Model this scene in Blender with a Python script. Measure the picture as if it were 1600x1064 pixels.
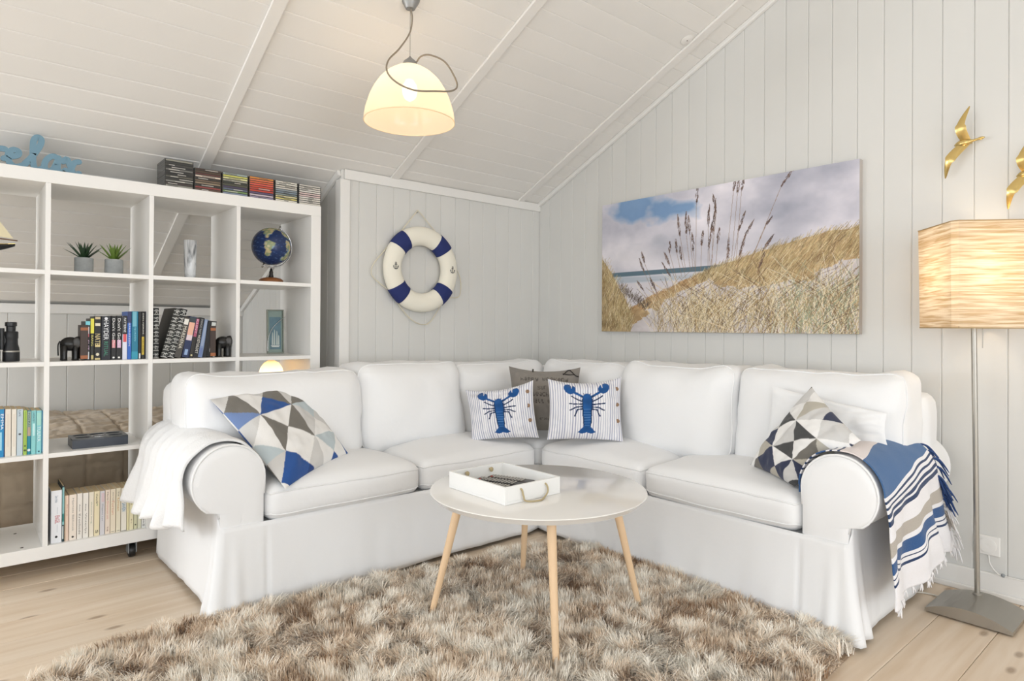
import bpy, math, random
import numpy as np
from mathutils import Vector, Matrix, noise

random.seed(11)
rng = np.random.default_rng(11)
PI = math.pi
for o in list(bpy.data.objects):
    bpy.data.objects.remove(o, do_unlink=True)
scene = bpy.context.scene
COL = scene.collection

# ------------------------------------------------------------------ camera
F_PX, PY, YAW, PITCH, ROLL = 999.63, 506.7, 0.7153, 0.0049, 0.0062
CAM = Vector((3.0128, -1.3604, 0.9667))
FW = Vector((-math.cos(YAW) * math.cos(PITCH), math.sin(YAW) * math.cos(PITCH), math.sin(PITCH)))
_r = FW.cross(Vector((0, 0, 1))).normalized()
_u = _r.cross(FW)
CR = _r * math.cos(ROLL) + _u * math.sin(ROLL)
CU = -_r * math.sin(ROLL) + _u * math.cos(ROLL)
cam_data = bpy.data.cameras.new('camera')
cam_data.sensor_width = 36.0
cam_data.lens = 36.0 * F_PX / 1600.0
cam_data.shift_y = (PY - 532.0) / 1600.0
cam_data.clip_start = 0.05
cam = bpy.data.objects.new('camera', cam_data)
COL.objects.link(cam)
M = Matrix.Identity(4)
for i in range(3):
    M[i][0], M[i][1], M[i][2], M[i][3] = CR[i], CU[i], -FW[i], CAM[i]
cam.matrix_world = M
scene.camera = cam


def ray(px, py):
    return FW + CR * ((px - 800) / F_PX) - CU * ((py - PY) / F_PX)


def at_x(px, py, X):
    d = ray(px, py)
    return CAM + d * ((X - CAM.x) / d.x)


def at_y(px, py, Y):
    d = ray(px, py)
    return CAM + d * ((Y - CAM.y) / d.y)


def at_z(px, py, Z):
    d = ray(px, py)
    return CAM + d * ((Z - CAM.z) / d.z)


# ------------------------------------------------------------------ light and exposure
world = bpy.data.worlds.new('world')
scene.world = world
world.use_nodes = True
bg = world.node_tree.nodes['Background']
bg.inputs[0].default_value = (0.80, 0.88, 1.0, 1)
bg.inputs[1].default_value = 1.0
vs = scene.view_settings
vs.view_transform = 'Standard'
vs.look = 'None'
vs.gamma = 1.0
vs.use_curve_mapping = False
vs.exposure = 0.17


def area(name, loc, target, sx, sy, watts, col):
    l = bpy.data.lights.new(name, 'AREA')
    l.shape = 'RECTANGLE'
    l.size, l.size_y, l.energy, l.color = sx, sy, watts, col
    o = bpy.data.objects.new(name, l)
    COL.objects.link(o)
    o.location = loc
    d = Vector(target) - Vector(loc)
    o.rotation_euler = d.to_track_quat('-Z', 'Y').to_euler()
    return o


# daylight entering by the tall windows behind the camera
area('window_daylight', (4.6, -3.55, 1.35), (4.6, 0, 1.35), 2.6, 2.0, 54, (0.93, 0.97, 1.0))
area('window_daylight', (1.3, -3.55, 1.25), (1.3, 0, 1.25), 1.9, 1.7, 20, (0.93, 0.97, 1.0))
area('window_daylight', (-.9, -3.4, 1.0), (-.9, 0, .8), 1.0, .9, 36, (0.95, 0.98, 1.0))
area('window_daylight', (6.35, -0.6, 1.0), (0, -0.6, 1.0), 3.0, 1.5, 58, (0.92, 0.965, 1.0))

# ------------------------------------------------------------------ helpers


def lin(c):
    if isinstance(c, str):
        c = c.lstrip('#')
        c = tuple(int(c[i:i + 2], 16) / 255 for i in (0, 2, 4))
    return tuple((x / 12.92 if x <= 0.04045 else ((x + 0.055) / 1.055) ** 2.4) for x in c[:3])


def linA(a):
    a = np.clip(np.asarray(a, float), 0, 1)
    return np.where(a <= 0.04045, a / 12.92, ((a + 0.055) / 1.055) ** 2.4)


MATS = {}


def mat(name, col='#ffffff', rough=0.5, metal=0.0, bump=None, var=None, spec=0.5, sheen=0.0, attr=False,
        stretch=None, coat=0.0, rnd=0.0, alpha=1.0, wave=None):
    """principled material; bump=(scale,strength), var=(scale,amount), stretch=(x,y,z) scales the noise"""
    if name in MATS:
        return MATS[name]
    m = bpy.data.materials.new(name)
    m.use_nodes = True
    nt = m.node_tree
    N, L = nt.nodes, nt.links
    b = N['Principled BSDF']
    c = lin(col)
    b.inputs['Base Color'].default_value = (*c, 1)
    b.inputs['Roughness'].default_value = rough
    b.inputs['Metallic'].default_value = metal
    b.inputs['Specular IOR Level'].default_value = spec
    b.inputs['Sheen Weight'].default_value = sheen
    b.inputs['Coat Weight'].default_value = coat
    b.inputs['Alpha'].default_value = alpha
    tc = N.new('ShaderNodeTexCoord')
    vec = tc.outputs['Object']
    if stretch:
        mp = N.new('ShaderNodeMapping')
        mp.inputs['Scale'].default_value = stretch
        L.new(vec, mp.inputs['Vector'])
        vec = mp.outputs['Vector']
    src = None
    if attr:
        a = N.new('ShaderNodeAttribute')
        a.attribute_name = 'Col'
        src = a.outputs['Color']
    if var or rnd:
        hsv = N.new('ShaderNodeHueSaturation')
        if src:
            L.new(src, hsv.inputs['Color'])
        else:
            hsv.inputs['Color'].default_value = (*c, 1)
        val = None
        if var:
            n = N.new('ShaderNodeTexNoise')
            n.inputs['Scale'].default_value = var[0]
            n.inputs['Detail'].default_value = 3
            L.new(vec, n.inputs['Vector'])
            mr = N.new('ShaderNodeMapRange')
            mr.inputs['From Min'].default_value = 0.3
            mr.inputs['From Max'].default_value = 0.7
            mr.inputs['To Min'].default_value = 1 - var[1]
            mr.inputs['To Max'].default_value = 1 + var[1]
            L.new(n.outputs['Fac'], mr.inputs['Value'])
            val = mr.outputs['Result']
        if rnd:
            oi = N.new('ShaderNodeObjectInfo')
            mr2 = N.new('ShaderNodeMapRange')
            mr2.inputs['To Min'].default_value = 1 - rnd
            mr2.inputs['To Max'].default_value = 1 + rnd
            L.new(oi.outputs['Random'], mr2.inputs['Value'])
            if val:
                mm = N.new('ShaderNodeMath')
                mm.operation = 'MULTIPLY'
                L.new(val, mm.inputs[0])
                L.new(mr2.outputs['Result'], mm.inputs[1])
                val = mm.outputs[0]
            else:
                val = mr2.outputs['Result']
        L.new(val, hsv.inputs['Value'])
        src = hsv.outputs['Color']
    if src:
        L.new(src, b.inputs['Base Color'])
    if bump:
        n = N.new('ShaderNodeTexNoise')
        n.inputs['Scale'].default_value = bump[0]
        n.inputs['Detail'].default_value = 4
        L.new(vec, n.inputs['Vector'])
        bp = N.new('ShaderNodeBump')
        bp.inputs['Strength'].default_value = bump[1]
        bp.inputs['Distance'].default_value = 0.004
        L.new(n.outputs['Fac'], bp.inputs['Height'])
        L.new(bp.outputs['Normal'], b.inputs['Normal'])
    MATS[name] = m
    return m


class G:
    """collects faces; build() links them as ONE mesh object"""

    def __init__(s):
        s.v, s.f, s.m = [], [], []

    def add(s, v, f, m=0):
        o = len(s.v)
        s.v.extend(tuple(p) for p in v)
        s.f.extend(tuple(i + o for i in q) for q in f)
        s.m.extend([m] * len(f))
        return s

    def hexa(s, c, m=0):
        return s.add(c, [(0, 3, 2, 1), (4, 5, 6, 7), (0, 1, 5, 4), (1, 2, 6, 5), (2, 3, 7, 6), (3, 0, 4, 7)], m)

    def box(s, a, b, m=0):
        x0, y0, z0 = [min(p, q) for p, q in zip(a, b)]
        x1, y1, z1 = [max(p, q) for p, q in zip(a, b)]
        return s.hexa([(x0, y0, z0), (x1, y0, z0), (x1, y1, z0), (x0, y1, z0),
                       (x0, y0, z1), (x1, y0, z1), (x1, y1, z1), (x0, y1, z1)], m)

    def tube(s, pts, r, n=8, closed=False, m=0, caps=True):
        pts = [Vector(p) for p in pts]
        k = len(pts)
        rr = r if isinstance(r, (list, tuple)) else [r] * k
        rings = []
        up = None
        for i in range(k):
            if closed:
                t = pts[(i + 1) % k] - pts[i - 1]
            else:
                t = pts[min(i + 1, k - 1)] - pts[max(i - 1, 0)]
            t.normalize()
            if up is None:
                up = Vector((0, 0, 1)) if abs(t.z) < 0.9 else Vector((1, 0, 0))
            up = (up - t * up.dot(t))
            if up.length < 1e-6:
                up = t.orthogonal()
            up.normalize()
            sd = t.cross(up)
            rings.append([pts[i] + (up * math.cos(2 * PI * j / n) + sd * math.sin(2 * PI * j / n)) * rr[i] for j in range(n)])
        v = [p for ring in rings for p in ring]
        f = []
        for i in range(k if closed else k - 1):
            a, b = i * n, ((i + 1) % k) * n
            for j in range(n):
                f.append((a + j, b + j, b + (j + 1) % n, a + (j + 1) % n))
        if not closed and caps:
            f.append(tuple(range(n)))
            f.append(tuple((k - 1) * n + j for j in reversed(range(n))))
        return s.add(v, f, m)

    def cyl(s, p0, p1, r0, r1=None, n=20, m=0):
        return s.tube([p0, p1], [r0, r0 if r1 is None else r1], n, m=m)

    def lathe(s, prof, c=(0, 0, 0), n=32, m=0, axis=None, caps=True):
        """prof: (r,z) pairs from bottom to top"""
        Q = Vector((0, 0, 1)).rotation_difference(Vector(axis)).to_matrix() if axis else Matrix.Identity(3)
        c = Vector(c)
        v, f = [], []
        for r, z in prof:
            for j in range(n):
                a = 2 * PI * j / n
                v.append(c + Q @ Vector((r * math.cos(a), r * math.sin(a), z)))
        for i in range(len(prof) - 1):
            for j in range(n):
                f.append((i * n + j, i * n + (j + 1) % n, (i + 1) * n + (j + 1) % n, (i + 1) * n + j))
        if caps:
            if prof[0][0] > 1e-5:
                f.append(tuple(reversed(range(n))))
            if prof[-1][0] > 1e-5:
                f.append(tuple((len(prof) - 1) * n + j for j in range(n)))
        return s.add(v, f, m)

    def prism(s, poly, o, ux, uy, h, m=0):
        """2D polygon (counter-clockwise) in the plane o+ux,uy, extruded by vector h"""
        o, ux, uy, h = map(Vector, (o, ux, uy, h))
        n = len(poly)
        a = [o + ux * p[0] + uy * p[1] for p in poly]
        v = a + [p + h for p in a]
        f = [tuple(range(n - 1, -1, -1)), tuple(range(n, 2 * n))]
        f += [(i, (i + 1) % n, (i + 1) % n + n, i + n) for i in range(n)]
        return s.add(v, f, m)

    def ellipsoid(s, c, r, n=16, k=10, m=0, rot=None):
        c = Vector(c)
        v, f = [], []
        for i in range(k + 1):
            t = PI * i / k
            for j in range(n):
                a = 2 * PI * j / n
                p = Vector((r[0] * math.sin(t) * math.cos(a), r[1] * math.sin(t) * math.sin(a), -r[2] * math.cos(t)))
                if rot:
                    p = rot @ p
                v.append(c + p)
        for i in range(k):
            for j in range(n):
                f.append((i * n + j, i * n + (j + 1) % n, (i + 1) * n + (j + 1) % n, (i + 1) * n + j))
        return s.add(v, f, m)

    def grid(s, pts, m=0, closed_u=False):
        """pts[i][j] -> Vector"""
        a, b = len(pts), len(pts[0])
        v = [p for row in pts for p in row]
        f = []
        for i in range(a if closed_u else a - 1):
            for j in range(b - 1):
                i2 = (i + 1) % a
                f.append((i * b + j, i2 * b + j, i2 * b + j + 1, i * b + j + 1))
        return s.add(v, f, m)

    def ribbon(s, path, w, o, ux, uy, h, m=0, nr=8):
        """flat brush stroke of width w along a 2D path, extruded by h (rounded ends and joints)"""
        P = [Vector((p[0], p[1])) for p in path]
        ww = w if isinstance(w, (list, tuple)) else [w] * len(P)
        L, R = [], []
        for i, p in enumerate(P):
            t = (P[min(i + 1, len(P) - 1)] - P[max(i - 1, 0)]).normalized()
            n = Vector((-t.y, t.x))
            L.append(p + n * ww[i] / 2)
            R.append(p - n * ww[i] / 2)
        for i in range(len(P) - 1):
            oo = Vector(o) + Vector(h) * (.0021 * ((i * 7) % 11))
            s.prism([R[i], R[i + 1], L[i + 1], L[i]], oo, ux, uy, h, m)
        for i in (0, len(P) - 1):
            s.prism([(P[i].x + ww[i] / 2 * math.cos(2 * PI * k / nr), P[i].y + ww[i] / 2 * math.sin(2 * PI * k / nr)) for k in range(nr)], Vector(o) - Vector(h) * (.004 + .003 * (i > 0)), ux, uy, h, m)
        return s


ORG = {}


def link(o, parent):
    COL.objects.link(o)
    if parent:
        o.parent = parent


def build(name, g, mats, parent=None, smooth=False, bevel=0.0, local=False, col=None, kind=None, sharp=None, seg=2, solid=0.0, sub=0):
    """world coordinates unless local; a child is shifted by the origin of its thing"""
    if not isinstance(mats, (list, tuple)):
        mats = [mats]
    v = np.array([tuple(p) for p in g.v], dtype=np.float64)
    if parent is None and not local:
        org = Vector(((v[:, 0].min() + v[:, 0].max()) / 2, (v[:, 1].min() + v[:, 1].max()) / 2, v[:, 2].min()))
    elif parent is not None and not local:
        org = ORG.get(parent.name, Vector((0, 0, 0)))
    else:
        org = Vector((0, 0, 0))
    v = v - np.array(org)
    me = bpy.data.meshes.new(name)
    me.from_pydata(v.tolist(), [], g.f)
    for m in mats:
        me.materials.append(m)
    if len(mats) > 1:
        me.polygons.foreach_set('material_index', g.m)
    if smooth:
        me.polygons.foreach_set('use_smooth', [True] * len(me.polygons))
        if sharp:
            me.set_sharp_from_angle(angle=math.radians(sharp))
    if col is not None:
        ca = me.color_attributes.new('Col', 'FLOAT_COLOR', 'POINT')
        ca.data.foreach_set('color', np.concatenate([col, np.ones((len(col), 1))], 1).astype(np.float32).ravel())
    me.update()
    o = bpy.data.objects.new(name, me)
    link(o, parent)
    if parent is None:
        o.location = org
    ORG[o.name] = org
    if bevel:
        b = o.modifiers.new('bevel', 'BEVEL')
        b.width = bevel
        b.segments = seg
        b.limit_method = 'ANGLE'
        b.angle_limit = math.radians(40)
        b.harden_normals = False
    if solid:
        b = o.modifiers.new('thickness', 'SOLIDIFY')
        b.thickness = solid
        b.offset = 0
    if sub:
        b = o.modifiers.new('sub', 'SUBSURF')
        b.levels = b.render_levels = sub
    if kind:
        o['kind'] = kind
    return o


def thing(name, label, cat, loc=(0, 0, 0), rotz=0.0, group=None):
    o = bpy.data.objects.new(name, None)
    o.empty_display_size = 0.05
    COL.objects.link(o)
    o.location = loc
    o.rotation_euler = (0, 0, rotz)
    ORG[o.name] = Vector(loc)
    return tag(o, label, cat, group)


def tag(o, label, cat, group=None):
    o['label'] = label
    o['category'] = cat
    if group:
        o['group'] = group
    return o


def struct(o):
    o['kind'] = 'structure'
    return o


def rect_text(s, size):
    """built-in font lettering as flat polygons -> (verts2d, faces)"""
    key = s
    if key not in TEXTS:
        cu = bpy.data.curves.new('lettering', 'FONT')
        cu.body = s
        cu.size = 1.0
        cu.resolution_u = 2
        cu.align_x = 'LEFT'
        ob = bpy.data.objects.new('lettering', cu)
        COL.objects.link(ob)
        dg = bpy.context.evaluated_depsgraph_get()
        me = bpy.data.meshes.new_from_object(ob.evaluated_get(dg))
        v = np.array([(p.co.x, p.co.y) for p in me.vertices])
        f = [tuple(p.vertices) for p in me.polygons]
        v = v - v.min(0)
        TEXTS[key] = (v, f)
        bpy.data.objects.remove(ob, do_unlink=True)
        bpy.data.meshes.remove(me)
        bpy.data.curves.remove(cu)
    v, f = TEXTS[key]
    w, h = v.max(0)
    return v / np.array([w, h]) * np.array(size), f


TEXTS = {}


def smoothstep(a, b, x):
    t = np.clip((x - a) / (b - a), 0, 1)
    return t * t * (3 - 2 * t)


def catmull(pts, n=8, closed=False):
    P = [Vector(p) for p in pts]
    k = len(P)
    out = []
    for i in range(k if closed else k - 1):
        p0 = P[(i - 1) % k] if closed else P[max(i - 1, 0)]
        p1 = P[i]
        p2 = P[(i + 1) % k] if closed else P[min(i + 1, k - 1)]
        p3 = P[(i + 2) % k] if closed else P[min(i + 2, k - 1)]
        for j in range(n):
            t = j / n
            out.append(0.5 * ((2 * p1) + (p2 - p0) * t + (2 * p0 - 5 * p1 + 4 * p2 - p3) * t * t + (3 * p1 - p0 - 3 * p2 + p3) * t ** 3))
    if not closed:
        out.append(P[-1])
    return out


# ------------------------------------------------------------------ materials
WALL = mat('painted_board_wall', '#d8d7d3', 0.55, bump=(60, 0.03), var=(3, 0.012), rnd=0.012)
CEIL = mat('painted_board_ceiling', '#e9e6e1', 0.6, bump=(60, 0.03), var=(3, 0.012), rnd=0.012)
TRIM = mat('painted_trim', '#e9e7e3', 0.45)
SHELFW = mat('white_foil_shelf', '#f0eeea', 0.38)
SOFA = mat('white_cotton_slipcover', '#eeeeee', 0.9, bump=(13, 0.45), sheen=0.15, spec=0.2)
THROWW = mat('white_knit_throw', '#eeeeee', 0.95, bump=(160, 0.5), sheen=0.2, spec=0.15)
BLACK = mat('black_plastic', '#1c1d1f', 0.35)
STEEL = mat('brushed_nickel', '#a8a49c', 0.35, 0.9)
CHROME = mat('chrome', '#d8d8d8', 0.18, 1.0)
BRASS = mat('polished_brass', '#d3b878', 0.25, 1.0)
PINE = mat('pale_beech_leg', '#e8c7a0', 0.5, var=(14, 0.06), stretch=(1, 1, 0.12), bump=(30, 0.05))
ROPE = mat('natural_rope', '#b9a883', 0.9, bump=(300, 0.6))

# ------------------------------------------------------------------ room shell
YW, XW = 1.51, -0.022          # gable wall plane, low side wall plane
SL, Z0 = 0.4644, 1.7717        # ceiling z = Z0 + SL * x
XK, YR = -1.49, 0.125          # knee wall in the bed alcove, return wall of the alcove
CA = math.cos(math.atan(SL))


def cz(x):
    return Z0 + SL * x


CN = Vector((-SL, 0, 1)).normalized()   # ceiling normal, upwards

# floor: wide pine planks running along y
floor_mat = bpy.data.materials.new('pine_floor')
floor_mat.use_nodes = True
nt = floor_mat.node_tree
N, L = nt.nodes, nt.links
b = N['Principled BSDF']
tc = N.new('ShaderNodeTexCoord')
oi = N.new('ShaderNodeObjectInfo')
off = N.new('ShaderNodeVectorMath')
off.operation = 'MULTIPLY_ADD'
off.inputs[1].default_value = (1, 1, 1)
cmb = N.new('ShaderNodeCombineXYZ')
mul = N.new('ShaderNodeMath'); mul.operation = 'MULTIPLY'; mul.inputs[1].default_value = 37.0
L.new(oi.outputs['Random'], mul.inputs[0]); L.new(mul.outputs[0], cmb.inputs['Y']); L.new(mul.outputs[0], cmb.inputs['Z'])
L.new(tc.outputs['Object'], off.inputs[0]); L.new(cmb.outputs[0], off.inputs[2])
mp = N.new('ShaderNodeMapping'); mp.inputs['Scale'].default_value = (26, 1.6, 1)
L.new(off.outputs[0], mp.inputs['Vector'])
gr = N.new('ShaderNodeTexNoise'); gr.inputs['Scale'].default_value = 1.0; gr.inputs['Detail'].default_value = 5; gr.inputs['Distortion'].default_value = 0.6
L.new(mp.outputs[0], gr.inputs['Vector'])
rp = N.new('ShaderNodeValToRGB')
rp.color_ramp.elements[0].position, rp.color_ramp.elements[0].color = 0.30, (*lin('#d6bfa4'), 1)
rp.color_ramp.elements[1].position, rp.color_ramp.elements[1].color = 0.70, (*lin('#e6d5c0'), 1)
L.new(gr.outputs['Fac'], rp.inputs['Fac'])
mp2 = N.new('ShaderNodeMapping'); mp2.inputs['Scale'].default_value = (5.2, 2.3, 1)
L.new(off.outputs[0], mp2.inputs['Vector'])
vo = N.new('ShaderNodeTexVoronoi'); vo.inputs['Scale'].default_value = 1.0; vo.inputs['Randomness'].default_value = 1.0
vo.voronoi_dimensions = '2D'
L.new(mp2.outputs[0], vo.inputs['Vector'])
kr = N.new('ShaderNodeValToRGB')
kr.color_ramp.elements[0].position, kr.color_ramp.elements[0].color = 0.03, (1, 1, 1, 1)
kr.color_ramp.elements[1].position, kr.color_ramp.elements[1].color = 0.075, (0, 0, 0, 1)
L.new(vo.outputs['Distance'], kr.inputs['Fac'])
km = N.new('ShaderNodeMath'); km.operation = 'MULTIPLY'; km.inputs[1].default_value = 0.6
L.new(kr.outputs['Color'], km.inputs[0])
mx = N.new('ShaderNodeMix'); mx.data_type = 'RGBA'
L.new(km.outputs[0], mx.inputs['Factor']); L.new(rp.outputs['Color'], mx.inputs['A']); mx.inputs['B'].default_value = (*lin('#7d5f43'), 1)
hs = N.new('ShaderNodeHueSaturation')
mr = N.new('ShaderNodeMapRange'); mr.inputs['To Min'].default_value = 0.94; mr.inputs['To Max'].default_value = 1.06
L.new(oi.outputs['Random'], mr.inputs['Value']); L.new(mr.outputs[0], hs.inputs['Value']); L.new(mx.outputs['Result'], hs.inputs['Color'])
L.new(hs.outputs['Color'], b.inputs['Base Color'])
b.inputs['Roughness'].default_value = 0.42
bp = N.new('ShaderNodeBump'); bp.inputs['Strength'].default_value = 0.06; bp.inputs['Distance'].default_value = 0.003
L.new(gr.outputs['Fac'], bp.inputs['Height']); L.new(bp.outputs[0], b.inputs['Normal'])

X_MAX, Y_MIN, RIDGE = 6.3, -3.5, 3.15
g = G().box((XK - 0.05, Y_MIN, -0.08), (X_MAX, YW, -0.014))
floor = struct(build('floor', g, mat('subfloor', '#6d5641', 0.8)))
g = G()
pw = 0.1626
g.add([(-pw / 2 + .0006, 0, -.014), (pw / 2 - .0006, 0, -.014), (pw / 2 - .0006, 1, -.014), (-pw / 2 + .0006, 1, -.014),
       (-pw / 2 + .0006, 0, -.0015), (pw / 2 - .0006, 0, -.0015), (pw / 2 - .0006, 1, -.0015), (-pw / 2 + .0006, 1, -.0015),
       (-pw / 2 + .002, 0, 0), (pw / 2 - .002, 0, 0), (pw / 2 - .002, 1, 0), (-pw / 2 + .002, 1, 0)],
      [(0, 3, 2, 1), (0, 1, 5, 4), (2, 3, 7, 6), (1, 2, 6, 5), (3, 0, 4, 7), (8, 9, 10, 11), (4, 5, 9, 8), (6, 7, 11, 10), (5, 6, 10, 9), (7, 4, 8, 11)])
for p in range(len(g.v)):
    x, y, z = g.v[p]
    g.v[p] = (x, Y_MIN + y * (YW - Y_MIN), z)
plank0 = None
k0 = int(math.ceil((XK - 0.211) / pw)) + 1
xs = 0.211 + pw / 2 + (k0 - 1) * pw
while xs + pw / 2 < X_MAX:
    if plank0 is None:
        plank0 = build('plank', g, floor_mat, floor, local=True)
        pl = plank0
    else:
        pl = plank0.copy()
        COL.objects.link(pl)
    fo = ORG[floor.name]
    pl.location = (xs - fo.x, -fo.y, -fo.z)
    xs += pw

BD = 0.014      # board thickness
CH = 0.0034     # chamfer of the tongue-and-groove boards


def vboard(parent, o, t, n, w, z0, za, zb):
    """vertical board: base point o (floor), along t, proud along n, tops za..zb"""
    o, t, n = Vector(o), Vector(t), Vector(n)
    prof = [(0.0002, 0), (0.0002, BD - CH), (CH, BD), (w - CH, BD), (w - 0.0002, BD - CH), (w - 0.0002, 0)]
    v = []
    for s_, d in prof:
        v.append(o + t * s_ + n * d + Vector((0, 0, z0)))
    for s_, d in prof:
        v.append(o + t * s_ + n * d + Vector((0, 0, za + (zb - za) * s_ / w)))
    k = len(prof)
    f = [tuple(range(k)), tuple(range(2 * k - 1, k - 1, -1))] + [(i, i + k, (i + 1) % k + k, (i + 1) % k) for i in range(k)]
    return build('board', G().add(v, f), WALL, parent)


# gable wall (y = YW), boards proud towards the room
g = G()
top = [(XW - .1, cz(XW - .1)), (RIDGE, cz(RIDGE)), (X_MAX, cz(RIDGE) - SL * (X_MAX - RIDGE))]
poly = [(X_MAX, 0), (X_MAX, top[2][1]), (RIDGE, top[1][1]), (XW - .1, top[0][1]), (XW - .1, 0)]
g.prism(poly, (0, YW, 0), (1, 0, 0), (0, 0, 1), (0, 0.06, 0))
wall_gable = struct(build('wall_gable', g, WALL))
x = 1.6235 - 0.1027 * 16
while x < 4.3:
    w = 0.1027
    xa, xb = max(x, XW + .002), x + w
    if xb - xa > 0.02:
        if xa < RIDGE < xb:
            za, zb = cz(xa), cz(xa)
        else:
            za, zb = [cz(q) if q <= RIDGE else cz(RIDGE) - SL * (q - RIDGE) for q in (xa, xb)]
        vboard(wall_gable, (xa, YW, 0), (1, 0, 0), (0, -1, 0), xb - xa, 0.0, za - .003, zb - .003)
    x += w

# low wall with the life ring (x = XW)
g = G().box((XW - 0.05, YR, 0), (XW, YW, cz(XW) + .02))
wall_low = struct(build('wall_low', g, WALL))
y = 0.211 - 0.1022
while y < YW - BD:
    ya, yb = max(y, YR + 0.001), min(y + 0.1022, YW - BD)
    if yb - ya > 0.012:
        vboard(wall_low, (XW, ya, 0), (0, 1, 0), (1, 0, 0), yb - ya, 0, cz(XW) - .002, cz(XW) - .002)
    y += 0.1022
# return wall of the alcove (y = YR), faces -y
g = G().prism([(XK, 0), (XW, 0), (XW, cz(XW)), (XK, cz(XK))], (0, YR, 0), (1, 0, 0), (0, 0, 1), (0, 0.04, 0))
wall_return = struct(build('wall_return', g, WALL))
x = XK
while x < XW - 0.005:
    xb = min(x + 0.1022, XW + BD)
    vboard(wall_return, (x, YR, 0), (1, 0, 0), (0, -1, 0), xb - x, 0, cz(x) - .003, cz(xb) - .003)
    x += 0.1022
# knee wall behind the bed
g = G().box((XK - 0.05, Y_MIN, 0), (XK, YR, cz(XK)))
wall_knee = struct(build('wall_knee', g, WALL))
y = -2.5
while y < YR - BD:
    yb = min(y + 0.1355, YR - BD)
    vboard(wall_knee, (XK, y, 0), (0, 1, 0), (1, 0, 0), yb - y, 0, cz(XK) - .004, cz(XK) - .004)
    y += 0.1355

# sloping ceiling with boards along y
g = G()
g.prism([(XK - .05, cz(XK - .05)), (RIDGE, cz(RIDGE)), (X_MAX, cz(RIDGE) - SL * (X_MAX - RIDGE)),
         (X_MAX, cz(RIDGE) - SL * (X_MAX - RIDGE) + .06), (RIDGE, cz(RIDGE) + .06), (XK - .05, cz(XK - .05) + .06)],
        (0, Y_MIN, BD), (1, 0, 0), (0, 0, 1), (0, YW - Y_MIN, 0))
ceiling = struct(build('ceiling', g, CEIL))
pitch = 0.0945


def cboard(xa, xb, ya, yb):
    ch = .0024 if xa > .25 else .0046
    prof = [(xa + .0001, 0), (xa + .0001, -(BD - ch)), (xa + ch, -BD), (xb - ch, -BD), (xb - .0001, -(BD - ch)), (xb - .0001, 0)]
    v = []
    for yy in (ya, yb):
        for s_, d in prof:
            v.append(Vector((s_, yy, cz(s_))) + CN * (d + BD))
    k = len(prof)
    f = [tuple(range(k)), tuple(range(2 * k - 1, k - 1, -1))] + [(i, i + k, (i + 1) % k + k, (i + 1) % k) for i in range(k)]
    build('board', G().add(v, f), CEIL, ceiling)


x = 1.48 - pitch * 31
while x < RIDGE:
    xa, xb = x, min(x + pitch, RIDGE)
    if xa > XW - pitch:
        cboard(xa, xb, Y_MIN, YW)
    else:
        cboard(max(xa, XK), xb, Y_MIN, YR)
    x += pitch
# battens running up the slope
for n_, (ya, yb) in enumerate([(-3.28, -3.23), (-2.36, -2.31), (-1.44, -1.39), (-0.527, -0.477), (0.389, 0.439), (1.300, 1.350)]):
    xa = XK if yb < YR else XW + BD
    g = G()
    v = []
    for yy in (ya, yb):
        for (s_, d) in ((xa, 0), (RIDGE, 0), (RIDGE, -.012), (xa, -.012)):
            v.append(Vector((s_, yy, cz(s_))) + CN * d)
    g.hexa([v[0], v[1], v[5], v[4], v[3], v[2], v[6], v[7]])
    struct(build('trim_%d' % (n_ + 1), g, CEIL, bevel=.003))
# moulding where the ceiling meets the gable
v = []
for yy in (YW - BD - .022, YW - BD):
    for (s_, d) in ((XW + BD, 0), (RIDGE, 0), (RIDGE, -.022), (XW + BD, -.022)):
        v.append(Vector((s_, yy, cz(s_))) + CN * d)
struct(build('trim_7', G().hexa([v[0], v[1], v[5], v[4], v[3], v[2], v[6], v[7]]), TRIM, bevel=.004))
# moulding on top of the low wall
struct(build('trim_8', G().box((XW + BD, YR, cz(XW) - .045), (XW + BD + .012, YW - BD - .001, cz(XW + BD) - .001)), TRIM, bevel=.003))
# corner post of the low wall
g = G().box((XW + BD, YR - BD - .004, 0), (XW + BD + .009, YR + .03, cz(XW) - .046))
g.box((XW - .035, YR - BD - .009, 0), (XW + BD + .009, YR - BD, cz(XW) - .046))
struct(build('trim_9', g, TRIM, bevel=.002))
# moulding at the top of the return wall and of the knee wall
v = []
for yy in (YR - BD - .018, YR - BD):
    for (s_, d) in ((XK, 0), (XW, 0), (XW, -.03), (XK, -.03)):
        v.append(Vector((s_, yy, cz(s_))) + CN * d)
struct(build('trim_10', G().hexa([v[0], v[1], v[5], v[4], v[3], v[2], v[6], v[7]]), TRIM, bevel=.003))
struct(build('trim_11', G().box((XK + BD, -2.5, cz(XK) - .05), (XK + BD + .014, YR - BD, cz(XK) + .004)), TRIM, bevel=.003))
# baseboard on the gable wall
g = G().box((XW + BD, YW - BD - .014, 0), (4.3, YW - BD, .085))
g.box((XW + BD, YW - BD - .026, 0), (4.3, YW - BD - .014, .022))
struct(build('baseboard_gable', g, TRIM, bevel=.004))

# the rest of the room, behind the camera: walls with tall windows
zr = cz(RIDGE) - SL * (X_MAX - RIDGE)


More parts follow.
